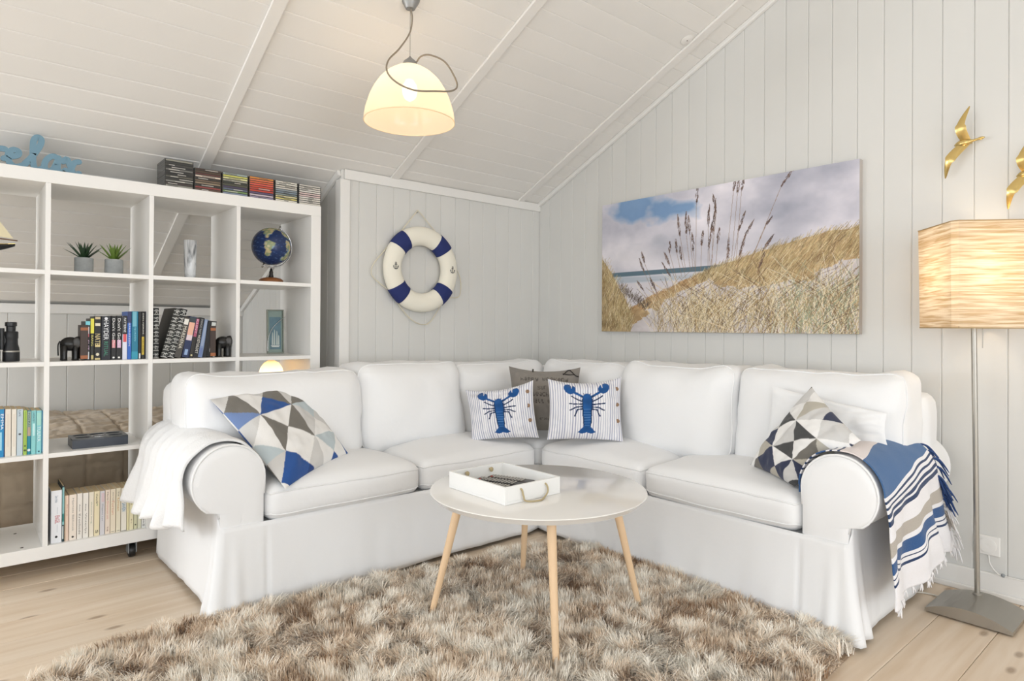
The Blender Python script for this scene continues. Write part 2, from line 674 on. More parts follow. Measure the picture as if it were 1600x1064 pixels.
def wall_with_holes(name, origin, ux, height, width, holes, thick, nrm):
    g = G()
    o, ux, n = Vector(origin), Vector(ux), Vector(nrm)
    xs_ = sorted({0, width, *[h[0] for h in holes], *[h[1] for h in holes]})
    for a, c in zip(xs_[:-1], xs_[1:]):
        hh = [h for h in holes if h[0] <= a and h[1] >= c]
        spans = [(0, height)] if not hh else [(0, hh[0][2]), (hh[0][3], height)]
        for z0, z1 in spans:
            if z1 - z0 > .001:
                g.prism([(a, z0), (c, z0), (c, z1), (a, z1)], o, ux, (0, 0, 1), n * thick)
    return struct(build(name, g, WALL))


wall_with_holes('wall_behind', (XK, Y_MIN, 0), (1, 0, 0), 3.35, X_MAX - XK, [(.05, 1.1, .5, 1.4), (1.85, 3.75, .4, 2.1), (4.8, 7.4, .35, 2.35)], .06, (0, -1, 0))
wall_with_holes('wall_window_side', (X_MAX, Y_MIN, 0), (0, 1, 0), zr + .08, YW - Y_MIN, [(1.4, 4.4, .25, 1.75)], .06, (1, 0, 0))
for n_, (a, bb, ux) in enumerate([((XK + 1.85, Y_MIN - .03, .4), (1.9, 1.7), (1, 0, 0)), ((XK + 4.8, Y_MIN - .03, .35), (2.6, 2.0), (1, 0, 0)), ((X_MAX + .03, Y_MIN + 1.4, .25), (3.0, 1.5), (0, 1, 0))]):
    g = G()
    o, ux = Vector(a), Vector(ux)
    w_, h_ = bb
    for (p0, p1) in (((0, 0), (w_, .06)), ((0, h_ - .06), (w_, h_)), ((0, .06), (.06, h_ - .06)), ((w_ - .06, .06), (w_, h_ - .06)), ((w_ / 2 - .03, .06), (w_ / 2 + .03, h_ - .06))):
        g.prism([(p0[0], p0[1]), (p1[0], p0[1]), (p1[0], p1[1]), (p0[0], p1[1])], o, ux, (0, 0, 1), Vector((0, 0, 1)).cross(ux) * .05)
    struct(build('window_%d' % (n_ + 1), g, TRIM))

# ------------------------------------------------------------------ corner sofa


def rbox_fn(c, h, r, bulge=(0, 0, 0), nz=0.0, seed=0, lean=(0, 0), ears=0.0, ear_axis=None):
    """rounded cushion: returns fn(u,v,w) in [-1,1]^3 (one of them +-1) -> Vector"""
    c = Vector(c)

    def fn(u, v, w):
        p = Vector((u * h[0], v * h[1], w * h[2]))
        q = Vector([max(-(h[i] - r), min(h[i] - r, p[i])) for i in range(3)])
        d = p - q
        if d.length > 1e-9:
            p = q + d.normalized() * r
        a, bb, e = p.x / h[0], p.y / h[1], p.z / h[2]
        p.x += bulge[0] * a * max(0, 1 - bb * bb) * max(0, 1 - e * e)
        p.y += bulge[1] * bb * max(0, 1 - a * a) * max(0, 1 - e * e)
        p.z += bulge[2] * e * max(0, 1 - a * a) * max(0, 1 - bb * bb)
        if ears and e > 0:
            k = bb if ear_axis == 1 else a
            p.z += ears * e * (min(1, abs(k)) ** 3 - 0.35)
        if nz:
            s = Vector((p.x * 6 + seed * 3.1, p.y * 6 + seed * 1.7, p.z * 6))
            nn = noise.noise_vector(s) * nz + noise.noise_vector(s * 2.7) * nz * .45
            p += nn
        p.x += lean[0] * (p.z)
        p.y += lean[1] * (p.z)
        return c + p
    return fn


def cube_sheet(fn, n=18):
    g = G()
    idx = {}
    ts = [math.sin((-1 + 2 * i / n) * PI / 2) for i in range(n + 1)]

    def vid(u, v, w):
        k = (round(u, 5), round(v, 5), round(w, 5))
        if k not in idx:
            idx[k] = len(g.v)
            g.v.append(tuple(fn(u, v, w)))
        return idx[k]
    for ax in range(3):
        for sgn in (-1, 1):
            for i in range(n):
                for j in range(n):
                    q = []
                    for (di, dj) in ((0, 0), (1, 0), (1, 1), (0, 1)):
                        c = [0, 0, 0]
                        c[ax] = sgn
                        c[(ax + 1) % 3] = ts[i + di]
                        c[(ax + 2) % 3] = ts[j + dj]
                        q.append(vid(*c))
                    if sgn < 0:
                        q.reverse()
                    g.f.append(tuple(q))
                    g.m.append(0)
    return g


def loop_pts(fn, axis, w, n=40, k=0.96):
    """points of a rounded rectangle loop at coordinate w on the given axis"""
    out = []
    per = []
    m = n // 4
    for s in range(4):
        for i in range(m):
            t = math.sin((-1 + 2 * i / m) * PI / 2)
            per.append([(t, -1), (1, t), (-t, 1), (-1, -t)][s])
    for (a, bb) in per:
        c = [0, 0, 0]
        c[axis] = w
        c[(axis + 1) % 3] = a
        c[(axis + 2) % 3] = bb
        out.append(fn(*c))
    return out


sofa = thing('corner_sofa', 'white slipcovered corner sofa with rolled arms and pleated skirt', 'sofa', (0.4, 1.1, 0))
SX, SY = 0.80, 0.735      # front planes of the two runs
AL, AR = -0.557, 2.052    # inner faces of the arms

# base under the seat cushions
g = G()
poly = [(0.03, -.66), (SX - .02, -.66), (SX - .02, SY + .02), (2.19, SY + .02), (2.19, 1.465), (0.03, 1.465)]
g.prism(poly, (0, 0, .035), (1, 0, 0), (0, 1, 0), (0, 0, .252))
build('base', g, SOFA, sofa, bevel=.008)

# skirt: a hanging cloth round the visible sides with box pleats at the arm corners
path = [Vector((0.02, -.702)), Vector((SX - .012, -.702)), Vector((SX, -.69)), Vector((SX, SY)), Vector((2.19, SY)), Vector((2.202, SY + .012)), Vector((2.202, 1.46))]
samp = []
tot = 0
for a, c in zip(path[:-1], path[1:]):
    d = (c - a).length
    k = max(2, int(d / .006))
    for i in range(k):
        samp.append((tot + d * i / k, a.lerp(c, i / k), a, c))
    tot += d
samp.append((tot, path[-1], path[-2], path[-1]))
corner_s = [(path[1] - path[0]).length + .008, sum((c - a).length for a, c in zip(path[:4], path[1:5])) + .008]
inner_s = sum((c - a).length for a, c in zip(path[:3], path[1:4]))
rows = 16
pts = []
for s, p, a, c in samp:
    t = (c - a).normalized()
    nrm = Vector((t.y, -t.x))
    for cs_ in corner_s:       # turn the normal gradually round the corners
        dd = s - cs_
        if abs(dd) < .06:
            i0 = path[1] if cs_ == corner_s[0] else path[4]
            ctr = Vector((SX - .09, -.61)) if cs_ == corner_s[0] else Vector((2.11, SY + .09))
            nrm = nrm.lerp((p - ctr).normalized(), 1 - abs(dd) / .06).normalized()
    col = []
    side = 1 if (s < corner_s[0] or s > corner_s[1]) else 0
    edge = min(abs(s - corner_s[0]), abs(s - corner_s[1]))
    ztop = .292 + .062 * side * min(1, edge / .02)
    for j in range(rows + 1):
        z = ztop * (1 - j / rows) + .006
        k = max(0.0, 1 - z / ztop)
        o = .0015 + .0165 * k ** 1.1
        pl_ = 0
        for cs_ in corner_s:
            dd = (s - cs_)
            wgt = math.exp(-(dd / .055) ** 2)
            pl_ += wgt * k * (.019 * math.cos(dd / .0082) * (.35 + .65 * k) + .016 + .030 * k)
            sd = 1 if cs_ == corner_s[0] else -1
            # inverted pleat line beside the arm post
            e = dd - sd * .150
            pl_ -= .008 * math.exp(-(e / .008) ** 2) * min(1, k * 3)
        pl_ += .010 * k * noise.noise(Vector((s * 4.5, z * 2, 3.3))) + .004 * k * noise.noise(Vector((s * 16, z * 4, 1.3)))
        fade = min(1, abs(s - inner_s) / .08)
        q = p + nrm * ((o + pl_) * fade)
        zz = z + (.010 * (0.5 + noise.noise(Vector((s * 3.2, 0, 9)))) + .006) * k ** 3
        col.append(Vector((q.x, q.y, zz)))
    pts.append(col)
build('skirt', G().grid(pts), SOFA, sofa, smooth=True, solid=.004)

# rolled arms
arm_prof = []   # (outward s, z), counter-clockwise seen from the front with s to the left
cs0, cz0, rr = .116, .452, .118
arm_prof.append((0.0, .05))
for i in range(0, 25):
    a = math.radians(0 + i * 232 / 24)
    arm_prof.append((cs0 - rr * math.cos(a) * (1.0 if a < PI / 2 else .96), cz0 + rr * math.sin(a)))
arm_prof += [(.150, .352), (.146, .33), (.146, .05)]
arm_prof[1] = (0.0, cz0 - .06)
arm_prof.insert(2, (cs0 - rr, cz0))


def make_arm(face_o, out, back, length):
    """face_o: front inner floor point; out: outward unit; back: unit into the sofa"""
    o, out, back = Vector(face_o), Vector(out), Vector(back)
    n = len(arm_prof)
    cx = sum(p[0] for p in arm_prof) / n
    czm = sum(p[1] for p in arm_prof) / n
    rings = []
    for (sc, dd) in ((.0, -.004), (.55, -.006), (.86, -.004), (.97, .0), (1.0, .010), (1.0, .05), (1.0, length * .5), (1.0, length)):
        ring = []
        for (s_, z_) in arm_prof:
            s2, z2 = (.075 + (s_ - .075) * sc, .33 + (z_ - .33) * sc)
            w = .003 * noise.noise(Vector((s_ * 8, z_ * 8, dd * 7 + o.x)))
            ring.append(o + out * (s2 + w) + back * dd + Vector((0, 0, z2)))
        rings.append(ring)
    g = G()
    v = [p for r_ in rings for p in r_]
    f = []
    for i in range(len(rings) - 1):
        for j in range(n):
            f.append((i * n + j, i * n + (j + 1) % n, (i + 1) * n + (j + 1) % n, (i + 1) * n + j))
    f.append(tuple((len(rings) - 1) * n + j for j in range(n)))
    g.add(v, f)
    arm = build('arm', g, SOFA, sofa, smooth=True, sharp=50)
    pts_ = [o + out * s_ + back * .003 + Vector((0, 0, z_)) for (s_, z_) in arm_prof if z_ > .06]
    build('piping', G().tube(pts_, .0042, 6), SOFA, arm, smooth=True)
    pts_ = [o + out * (.1 + (s_ - .1) * .985) + back * .034 + Vector((0, 0, .45 + (z_ - .45) * 1.004)) for (s_, z_) in arm_prof if z_ > .34]
    return arm


make_arm((SX - .005, AL, 0), (0, -1, 0), (-1, 0, 0), .775)
make_arm((AR, SY + .005, 0), (1, 0, 0), (0, 1, 0), .72)

# back frames behind the cushions
f1 = rbox_fn((.105, .375, .39), (.085, 1.09, .345), .06, nz=.004, seed=2)
build('back_frame', cube_sheet(f1, 14), SOFA, sofa, smooth=True)
f2 = rbox_fn((1.13, 1.385, .39), (1.115, .085, .345), .06, nz=.004, seed=5)
build('back_frame', cube_sheet(f2, 14), SOFA, sofa, smooth=True)


def seat(x0, x1, y0, y1, seed, z0=.288, z1=.418, bz=.038):
    fn = rbox_fn(((x0 + x1) / 2, (y0 + y1) / 2, (z0 + z1) / 2), ((x1 - x0) / 2, (y1 - y0) / 2, (z1 - z0) / 2), .045,
                 bulge=(.012, .006, bz), nz=.0045, seed=seed)
    c = build('seat_cushion', cube_sheet(fn, 20), SOFA, sofa, smooth=True)
    for w in (.62, -.62):
        build('piping', G().tube(loop_pts(fn, 2, w, 64), .0032, 5, closed=True), SOFA, c, smooth=True)


seat(.22, SX + .012, AL + .006, .072, 1)
seat(.22, SX + .008, .082, SY - .012, 2)
seat(.22, SX - .006, SY - .004, 1.30, 3)
seat(SX + .004, 1.405, SY - .008, 1.30, 4)
seat(1.415, AR - .006, SY - .012, 1.30, 5)


def back_cushion(x0, x1, y0, y1, z0, z1, seed, lean, ax, ears=.02, bul=.05):
    b_ = (bul, .01, .012) if ax == 0 else (.01, bul, .012)
    fn = rbox_fn(((x0 + x1) / 2, (y0 + y1) / 2, (z0 + z1) / 2), ((x1 - x0) / 2, (y1 - y0) / 2, (z1 - z0) / 2), .065,
                 bulge=b_, nz=.0125, seed=seed, lean=lean, ears=ears, ear_axis=1 - ax)
    c = build('back_cushion', cube_sheet(fn, 22), SOFA, sofa, smooth=True)
    build('piping', G().tube(loop_pts(fn, ax, .68 if ax == 0 else -.68, 80), .0032, 5, closed=True), SOFA, c, smooth=True)


LX = -.16


def yb(px, py, X=.46):
    return at_x(px, py, X).y


def xb_(px, py, Y=1.06):
    return at_y(px, py, Y).x


back_cushion(.17, .475, yb(291, 640) + .01, yb(568, 640), .40, .772, 11, (LX, 0), 0, .03)
back_cushion(.17, .465, yb(568, 640) + .004, yb(727, 640), .40, .792, 12, (LX, 0), 0, .02)
back_cushion(.17, .43, yb(727, 640) + .004, 1.19, .41, .775, 13, (LX, 0), 0, .02, .04)
back_cushion(.44, xb_(966, 640), 1.06, 1.32, .41, .785, 14, (0, -LX), 1, .02, .04)
back_cushion(xb_(966, 640) + .004, xb_(1140, 640), 1.03, 1.32, .40, .80, 15, (0, -LX), 1, .03)
back_cushion(xb_(1140, 640) + .004, 2.235, 1.075, 1.32, .40, .805, 16, (0, -LX), 1, .03, .035)

# ------------------------------------------------------------------ bookcase
BZ = 0.07        # underside of the bookcase (it stands on castors)
bc = thing('bookcase', 'white open cube bookcase on castors standing between bed and sofa', 'bookcase', (-0.195, -0.745, 0))
D0, D1 = -0.39, 0.0
build('top_panel', G().box((D0, -1.49, BZ + 1.44), (D1, 0, BZ + 1.49)), SHELFW, bc, bevel=.0012)
build('bottom_panel', G().box((D0, -1.49, BZ), (D1, 0, BZ + .05)), SHELFW, bc, bevel=.0012)
for y0 in (-1.49, -.05):
    build('side_panel', G().box((D0, y0, BZ + .05), (D1, y0 + .05, BZ + 1.44)), SHELFW, bc, bevel=.0012)
for i in range(3):
    y0 = -.05 - (.335 + .017) * (i + 1)
    build('divider', G().box((D0, y0, BZ + .05), (D1 - .0005, y0 + .017, BZ + 1.44)), SHELFW, bc, bevel=.0008)
for i in range(4):
    y1 = -.05 - .352 * i
    for j in range(3):
        zt = BZ + .05 + .352 * (j + 1)
        build('shelf', G().box((D0, y1 - .335, zt - .017), (D1, y1, zt)), SHELFW, bc, bevel=.0008)
GREYP = mat('grey_castor_plastic', '#8f9395', 0.45)
for (x, y) in ((-.05, -.80), (-.34, -.80), (-.05, -1.43), (-.34, -1.43), (-.05, -.06), (-.34, -.06)):
    g = G().box((x - .022, y - .022, BZ - .004), (x + .022, y + .022, BZ))
    g.prism([(-.024, 0), (.024, 0), (.024, .045), (-.016, .045)], (x, y - .016, BZ - .049), (1, 0, 0), (0, 0, 1), (0, .004, 0))
    g.prism([(-.024, 0), (.024, 0), (.024, .045), (-.016, .045)], (x, y + .012, BZ - .049), (1, 0, 0), (0, 0, 1), (0, .004, 0))
    c = build('castor', g, GREYP, bc, bevel=.001)
    build('wheel', G().lathe([(.012, -.011), (.026, -.011), (.0275, -.008), (.0275, .008), (.026, .011), (.012, .011)], (x, y, .0275), 20, axis=(0, 1, 0)), BLACK, c, smooth=True, sharp=40)
for (px, py) in ((23.5, 834), (34, 856)):      # dark screw caps in the empty bottom compartment
    p = at_z(px, py, BZ + .05)
    build('screw_cap', G().lathe([(.0055, 0), (.0055, .0012), (.003, .002)], (p.x, p.y, BZ + .05), 12), mat('dark_screw', '#555049', .4), bc)
Z_SH = [BZ + .05 + .352 * j for j in range(4)] + [BZ + 1.49]   # surfaces from the bottom up

PAPER = mat('book_pages', '#d9c29b', 0.9, bump=(400, .3), stretch=(1, 1, 1))
PAPERW = mat('book_pages_white', '#e6ddca', 0.9)


def flat(c, rough=.45):
    return mat('print_' + c.lstrip('#'), c, rough)


def make_book(label, cat_group, y0, y1, z0, h, xf, depth, cover, prints=(), hard=False, lean=0.0, pages=PAPER, pivot=None):
    """spine faces +x; prints: ('band', z0,z1, colour) | ('text', string, za, zb, colour, wfrac) | ('dot', z, colour) in fractions of the spine"""
    w = y1 - y0
    t = thing('book', label, 'book', (xf - depth / 2, y0, z0), 0, cat_group)
    if lean:
        t.rotation_euler = (-lean, 0, 0)
    # local frame: x forward, y along the row from y0, z up
    hw = .0022 if hard else .0008
    r = .0 if not hard else .004
    g = G()
    x0, x1 = -depth / 2, depth / 2
    g.box((x0, 0, 0), (x1, hw, h))
    g.box((x0, w - hw, 0), (x1, w, h))
    g.box((x1 - hw * 1.2, hw, 0), (x1, w - hw, h))
    c = build('cover', g, cover if not isinstance(cover, str) else flat(cover), t, local=True, bevel=.0006)
    ins = .003 if hard else .0003
    build('page_block', G().box((x0 + ins, hw, ins), (x1 - hw * 1.2, w - hw, h - ins - .0004)), pages, t, local=True)
    e = .0003
    for k, pr in enumerate(prints):
        ee = e + .00012 * k
        g = G()
        nm = 'spine_band'
        if pr[0] == 'band':
            _, a, bb, cc = pr[:4]
            ya, yb_2 = (pr[4], pr[5]) if len(pr) > 4 else (0, 1)
            g.box((x1, w * ya, h * a), (x1 + ee, w * yb_2, h * bb))
        elif pr[0] == 'text':
            _, s_, a, bb, cc, wf = pr[:6]
            off = pr[6] if len(pr) > 6 else .5
            v, f = rect_text(s_, (h * (bb - a), w * wf))
            g.add([(x1 + ee + .0004, w * off - w * wf / 2 + q[1], h * bb - q[0]) for q in v], [tuple(ff) for ff in f])
            nm = 'lettering'
        else:
            _, zz, cc, rr_ = pr
            g.prism([(w / 2 + rr_ * math.cos(a_ * PI / 5), h * zz + rr_ * math.sin(a_ * PI / 5)) for a_ in range(10)], (x1, 0, 0), (0, 1, 0), (0, 0, 1), (ee, 0, 0))
            nm = 'emblem'
        build(nm, g, flat(cc), c, local=True)
    return t


def row(items, z0, xf, grp, px_org, sc, y_mid):
    for (a, bb, ytop, label, kw) in items:
        pa, pb = px_org[0] + a / sc, px_org[0] + bb / sc
        ya, yb2 = at_x(pa, y_mid, xf).y, at_x(pb, y_mid, xf).y
        h = kw.pop('h', None) or at_x((pa + pb) / 2, px_org[1] + ytop / sc, xf).z - z0
        depth = kw.pop('depth', .125)
        make_book(label, grp, ya + .0004, yb2 - .0004, z0, h, xf, depth, **kw)


# crime novels beside the elephant, second shelf
row([
    (462, 543, 235, 'black paperback with a cyan top and pink lettering beside the elephant bookend', dict(cover='#15191f', prints=[('band', .90, 1, '#7fd0dd'), ('band', .62, .86, '#f2e3e2', .3, .8), ('band', .60, .68, '#d66b78', .3, .8), ('text', 'SLIT', .26, .52, '#e8c6e2', .62), ('band', .03, .22, '#e9eef0', .55, .82)])),
    (547, 608, 185, 'black paperback with a lemon yellow upper spine', dict(cover='#20211c', prints=[('band', .64, .995, '#e3dc4e'), ('text', 'BANG', .34, .6, '#d9cf6a', .6), ('band', .02, .12, '#c8b778', .2, .9)])),
    (612, 723, 150, 'thick black paperback with gold title blocks', dict(cover='#0f1010', prints=[('band', .93, .985, '#cdbb95', .1, .9), ('band', .78, .84, '#e6dcc2', .1, .9), ('text', 'NATE', .34, .6, '#d9c68b', .8), ('band', .30, .35, '#d9c68b', .1, .9), ('dot', .13, '#e6dcc2', .006), ('band', .01, .05, '#d9c68b', .1, .9)])),
    (727, 886, 150, 'thick dark navy paperback lettered HAYDER in white', dict(cover='#171a25', prints=[('dot', .945, '#e9e9ee', .006), ('text', 'HAYDER', .46, .90, '#eef0f2', .52), ('text', 'RITUAL', .08, .42, '#3f8f72', .44)])),
    (893, 977, 143, 'black paperback with white script title and a red patch', dict(cover='#131314', prints=[('text', "Don't Go", .46, .94, '#f4f2ee', .55), ('band', .27, .45, '#d9828d', .15, .85), ('text', 'Mord', .28, .44, '#f4f2ee', .4), ('dot', .05, '#f4f2ee', .004)])),
    (979, 1072, 143, 'black paperback with white script title and a lilac patch', dict(cover='#131314', prints=[('text', "Don't Go", .46, .94, '#f4f2ee', .55), ('band', .27, .45, '#d7a8cb', .15, .85), ('text', 'Mord', .28, .44, '#f4f2ee', .4), ('dot', .05, '#f4f2ee', .004)])),
    (1080, 1160, 143, 'paperback with black top, red band and pale lavender foot', dict(cover='#e3e4f1', prints=[('band', .58, 1, '#16161a'), ('text', 'PATTERNE', .62, .95, '#f2f2f2', .5), ('band', .40, .58, '#d6545c', .15, .85)])),
    (1162, 1230, 72, 'tall bright blue paperback with white title', dict(cover='#2f68c4', prints=[('band', .76, 1, '#26305f'), ('text', 'ISPRINSESSEN', .28, .76, '#f0f4fb', .38)])),
    (1232, 1342, 68, 'tall teal paperback with light blue cloudy top', dict(cover='#1d7b99', prints=[('band', .68, .99, '#77b8c9', .15, .75), ('text', 'FJORDEN', .38, .66, '#9adcea', .3), ('band', .0, .16, '#2f9bb5')])),
    (1346, 1392, 72, 'thin tall black paperback beside the teal one', dict(cover='#151518', prints=[('band', 0.01, .12, '#e8e8e8', .2, .8)])),
    (1395, 1450, 72, 'tall black paperback with a mustard yellow lower spine', dict(cover='#1b1a18', prints=[('text', 'DEN FJERDE', .52, .96, '#e3dfd2', .5), ('band', .09, .47, '#d5b73c', .12, .88), ('text', 'TRUSSEL', .12, .44, '#6b5a1d', .4)])),
    (1455, 1508, 72, 'tall charcoal paperback against the divider', dict(cover='#3a3b42', prints=[('band', .02, .98, '#4b4d55', .4, .8)])),
], Z_SH[2], -.045, 'novels beside the elephant facing them', (90, 480), 10.667, 530)

# blue and cream paperbacks, third shelf
row([
    (-40, 76, 208, 'bright blue paperback lettered EMMA in white', dict(cover='#1f8cc4', prints=[('band', 0, 1, '#1d3f78', .88, 1), ('text', 'EMMA', .57, .9, '#f6fafc', .42, .62), ('band', .14, .52, '#9fd6ea', .1, .6)])),
    (80, 183, 205, 'cream paperback standing between the EMMA book and an ivory one', dict(cover='#e9e0d3', prints=[('band', .2, .9, '#e2d8ca', .3, .7)])),
    (188, 272, 205, 'ivory paperback between a cream and a pale blue book', dict(cover='#ece5d8', prints=[('band', .2, .9, '#e5dccd', .3, .7)])),
    (276, 381, 205, 'pale grey blue paperback with small dark lettering', dict(cover='#c3d1d8', prints=[('text', 'Lark', .84, .97, '#51657c', .4), ('dot', .46, '#4d5257', .004)])),
    (386, 447, 225, 'lime green paperback with dark dots', dict(cover='#b5d264', prints=[('band', .02, .98, '#93b548', .3, .72), ('dot', .1, '#3d4a20', .004), ('dot', .2, '#3d4a20', .003)])),
    (450, 512, 228, 'paperback with grey photo top and teal foot', dict(cover='#1f8599', prints=[('band', .42, .98, '#9bb0a4'), ('band', .42, .62, '#b7a08c', .1, .9), ('text', 'NORD', .62, .94, '#2f4a48', .5), ('dot', .1, '#e6eef0', .005)])),
    (515, 597, 228, 'aqua paperback with grey lettering near its head', dict(cover='#8ccfcf', prints=[('text', 'LAKEHUSET', .72, .97, '#4d7480', .5), ('band', .42, .70, '#c9ecec', .35, .75)])),
    (600, 692, 228, 'aqua paperback lettered TULIVA in white', dict(cover='#90d3d7', prints=[('band', .66, .95, '#a9ded2', .1, .9), ('text', 'TULIVA', .28, .63, '#f4fbfb', .62), ('dot', .05, '#40616b', .003)])),
    (695, 757, 228, 'thin deep blue paperback next to the divider', dict(cover='#1b86bb', prints=[('text', 'SOMMER', .2, .78, '#8ed0ea', .36), ('band', .0, .03, '#0e2230'), ('dot', .07, '#e6eef0', .004)])),
], Z_SH[1], -.03, 'blue and cream paperbacks', (0, 620), 10.644, 690)

# cream paperbacks on the bottom
CRM = ['#efe2d4', '#ece3d2', '#eee6da', '#f0e9dd', '#efe6cf', '#efe2bd', '#dcd6d6', '#efdcc9', '#f0e0c3', '#efe4c8', '#f1ead9', '#e9ddb0', '#efe5bd', '#d8d5b0', '#dfdcc0', '#ecebe4', '#dfe0cb', '#e8ecea']
items = [
    (85, 236, 235, 'wide white paperback lettered ENGEL in red', dict(cover='#f2f4f8', depth=.15, prints=[('text', 'ENGEL', .37, .52, '#c33a44', .44, .58), ('text', 'Slem Hade', .77, .90, '#9aa7b5', .3), ('dot', .115, '#222222', .0045), ('band', .2, .35, '#c9ced6', .56, .60), ('band', .55, .68, '#c9ced6', .56, .60)])),
    (240, 270, 168, 'slim hardback with a dark teal picture spine', dict(cover='#2d4347', depth=.15, prints=[('band', .3, .97, '#8fc0c2'), ('band', .36, .5, '#37807c'), ('band', .05, .28, '#cfd8d6', 0, .7)])),
    (274, 331, 287, 'pinkish cream paperback next to the slim teal hardback', dict(cover='#ecd2c0', prints=[('band', 0, 1, '#cfb79e', 0, .35), ('text', 'Kys', .55, .8, '#b37a6a', .25, .6)])),
    (336, 441, 275, 'cream paperback with long grey serif title and a black emblem', dict(cover='#f0e4d6', prints=[('text', 'Hjertets Bibliotek', .2, .92, '#8d8b86', .3), ('dot', .07, '#3a3733', .004)])),
    (446, 521, 262, 'ivory paperback with dark author name and ornate title, first of two', dict(cover='#efe9e0', prints=[('text', 'Anne', .6, .76, '#55504a', .25), ('text', 'Kronhede', .1, .55, '#8a857c', .42)])),
    (526, 607, 250, 'ivory paperback with dark author name and ornate title, second of two', dict(cover='#f0ebe2', prints=[('text', 'Anne', .6, .76, '#55504a', .25), ('text', 'Vinterlys', .1, .55, '#8a857c', .42)])),
    (611, 680, 238, 'cream paperback with a light green title', dict(cover='#efe6d3', prints=[('text', 'Skovens Sang', .3, .78, '#8b9c82', .3)])),
    (683, 760, 225, 'buff paperback with black and green author name', dict(cover='#efe2be', prints=[('text', 'Henrik', .72, .94, '#37372c', .38), ('text', 'ny', .67, .72, '#4f8f45', .3), ('text', 'S', .06, .13, '#37372c', .5)])),
    (763, 832, 213, 'grey lilac paperback among the cream ones', dict(cover='#d9d6d9', prints=[('band', .75, .95, '#dcc6c9', .3, .9), ('text', 'Dagens Lys', .32, .7, '#77838c', .34)])),
    (836, 905, 202, 'cream paperback with a coral pink lower title', dict(cover='#f1e1d0', prints=[('text', 'Marie', .76, .95, '#6d5b50', .28), ('text', 'Drommen om', .34, .74, '#e0a08e', .4), ('text', 'bog', .06, .16, '#8d5a4a', .35)])),
    (908, 981, 190, 'cream paperback with an apricot flourish title', dict(cover='#f0e3cb', prints=[('text', 'Den Lys', .74, .92, '#55504a', .25), ('text', 'Fortun', .42, .73, '#dfa784', .5), ('band', .03, .04, '#999285', .2, .8)])),
    (986, 1052, 178, 'cream paperback with an ochre flourish title', dict(cover='#efe6cd', prints=[('text', 'Tid', .82, .93, '#55504a', .25), ('text', 'Ornen', .48, .78, '#d9ad62', .5), ('band', .03, .04, '#999285', .2, .8)])),
    (1056, 1132, 166, 'ivory paperback lettered SAVEN in blue', dict(cover='#f3eddf', prints=[('text', 'SAVEN', .46, .66, '#3f8fbd', .66), ('text', 'Ada', .74, .95, '#d2b9a3', .2), ('band', .005, .012, '#4a4640')])),
    (1134, 1168, 155, 'narrow pale yellow paperback between SAVEN and the rounded spine', dict(cover='#ece2b4')),
    (1170, 1230, 185, 'pale yellow paperback with a rounded creased spine', dict(cover='#f0e8c2', prints=[('text', 'Ulla', .58, .72, '#8d7b4d', .25), ('text', 'Ro', .15, .25, '#8d7b4d', .25)])),
    (1234, 1280, 180, 'olive cream paperback half under the white throw', dict(cover='#d9d7b4', prints=[('dot', .1, '#5b5a3c', .003)])),
    (1283, 1337, 180, 'pale khaki paperback half under the white throw', dict(cover='#dfdec4')),
    (1341, 1398, 180, 'white paperback with black brushed lettering under the throw', dict(cover='#efeeea', prints=[('text', 'Skygge', .1, .55, '#3a3836', .4), ('text', 'S', .03, .09, '#3a3836', .5)])),
    (1400, 1437, 180, 'pale green paperback under the throw', dict(cover='#dfe2c8')),
    (1440, 1494, 180, 'off white paperback at the end of the bottom row', dict(cover='#eceeee')),
]
for it in items[2:]:
    it[4]['h'] = .178 + random.uniform(-.002, .002)
row(items, Z_SH[0], -.02, 'pale paperbacks on the bottom shelf', (70, 740), 8.867, 800)

# leaning encyclopaedias and thrillers, second shelf third compartment
zb2, xf2 = Z_SH[2], -.045
ENC = [('band', k / 14 + .012, k / 14 + .022, '#dcdcd6') for k in range(14)]
ENC2 = [('text', s_, k / 7 + .03, k / 7 + .115, '#d9d9d4', .5) for k, s_ in enumerate(['XI', 'AZ', 'LEX', 'IKO', 'NAT', 'VI', 'IX'])]


def lean_book(label, b0, b1, top_px, dx, dy, depth, cover, prints, hard=False, dz=0.0):
    pa, pb = 235 + b0 / 11.43, 235 + b1 / 11.43
    ya, yb2 = at_x(pa, 556, xf2).y, at_x(pb, 556, xf2).y
    ang = math.atan2(dx, dy)
    zt = at_x(pb, 475 + top_px / 11.43, xf2).z
    h = (zt - zb2) / math.cos(ang)
    w = (yb2 - ya) * math.cos(ang)
    # leaning to +y: it stands on its right bottom edge, so lift the base point
    t = make_book(label, 'dark books beside the elephant facing away', ya, ya + w, zb2 + w * math.sin(ang) + dz, h, xf2, depth, cover, prints, hard=hard, lean=ang)
    return t


lean_book('black encyclopaedia volume with silver bands standing straight at the divider', 52, 146, 72, 0, 1, .19, '#121512', ENC + ENC2, True)
lean_book('black encyclopaedia volume with silver bands, first of the two leaning', 178, 300, 92, 225, 865, .19, '#23241f', ENC + ENC2, True)
lean_book('black encyclopaedia volume with silver bands, second of the two leaning', 302, 418, 98, 225, 865, .19, '#121512', ENC + ENC2, True)
lean_book('leaning grey brown paperback with large white lettering', 424, 545, 250, 165, 720, .13, '#4d4943', [('text', 'MARDENA', .22, .78, '#e6e1d3', .5), ('band', .82, .96, '#f2efe8', .15, .8)])
lean_book('leaning navy paperback with a peach sky on its spine', 560, 686, 236, 130, 720, .13, '#1d2c55', [('band', .42, .86, '#efb9a0', .1, .9), ('band', .42, .55, '#e9d6dc', .1, .9), ('band', .06, .2, '#9db6dc', .25, .7), ('band', .86, .98, '#38454a', .1, .9)])
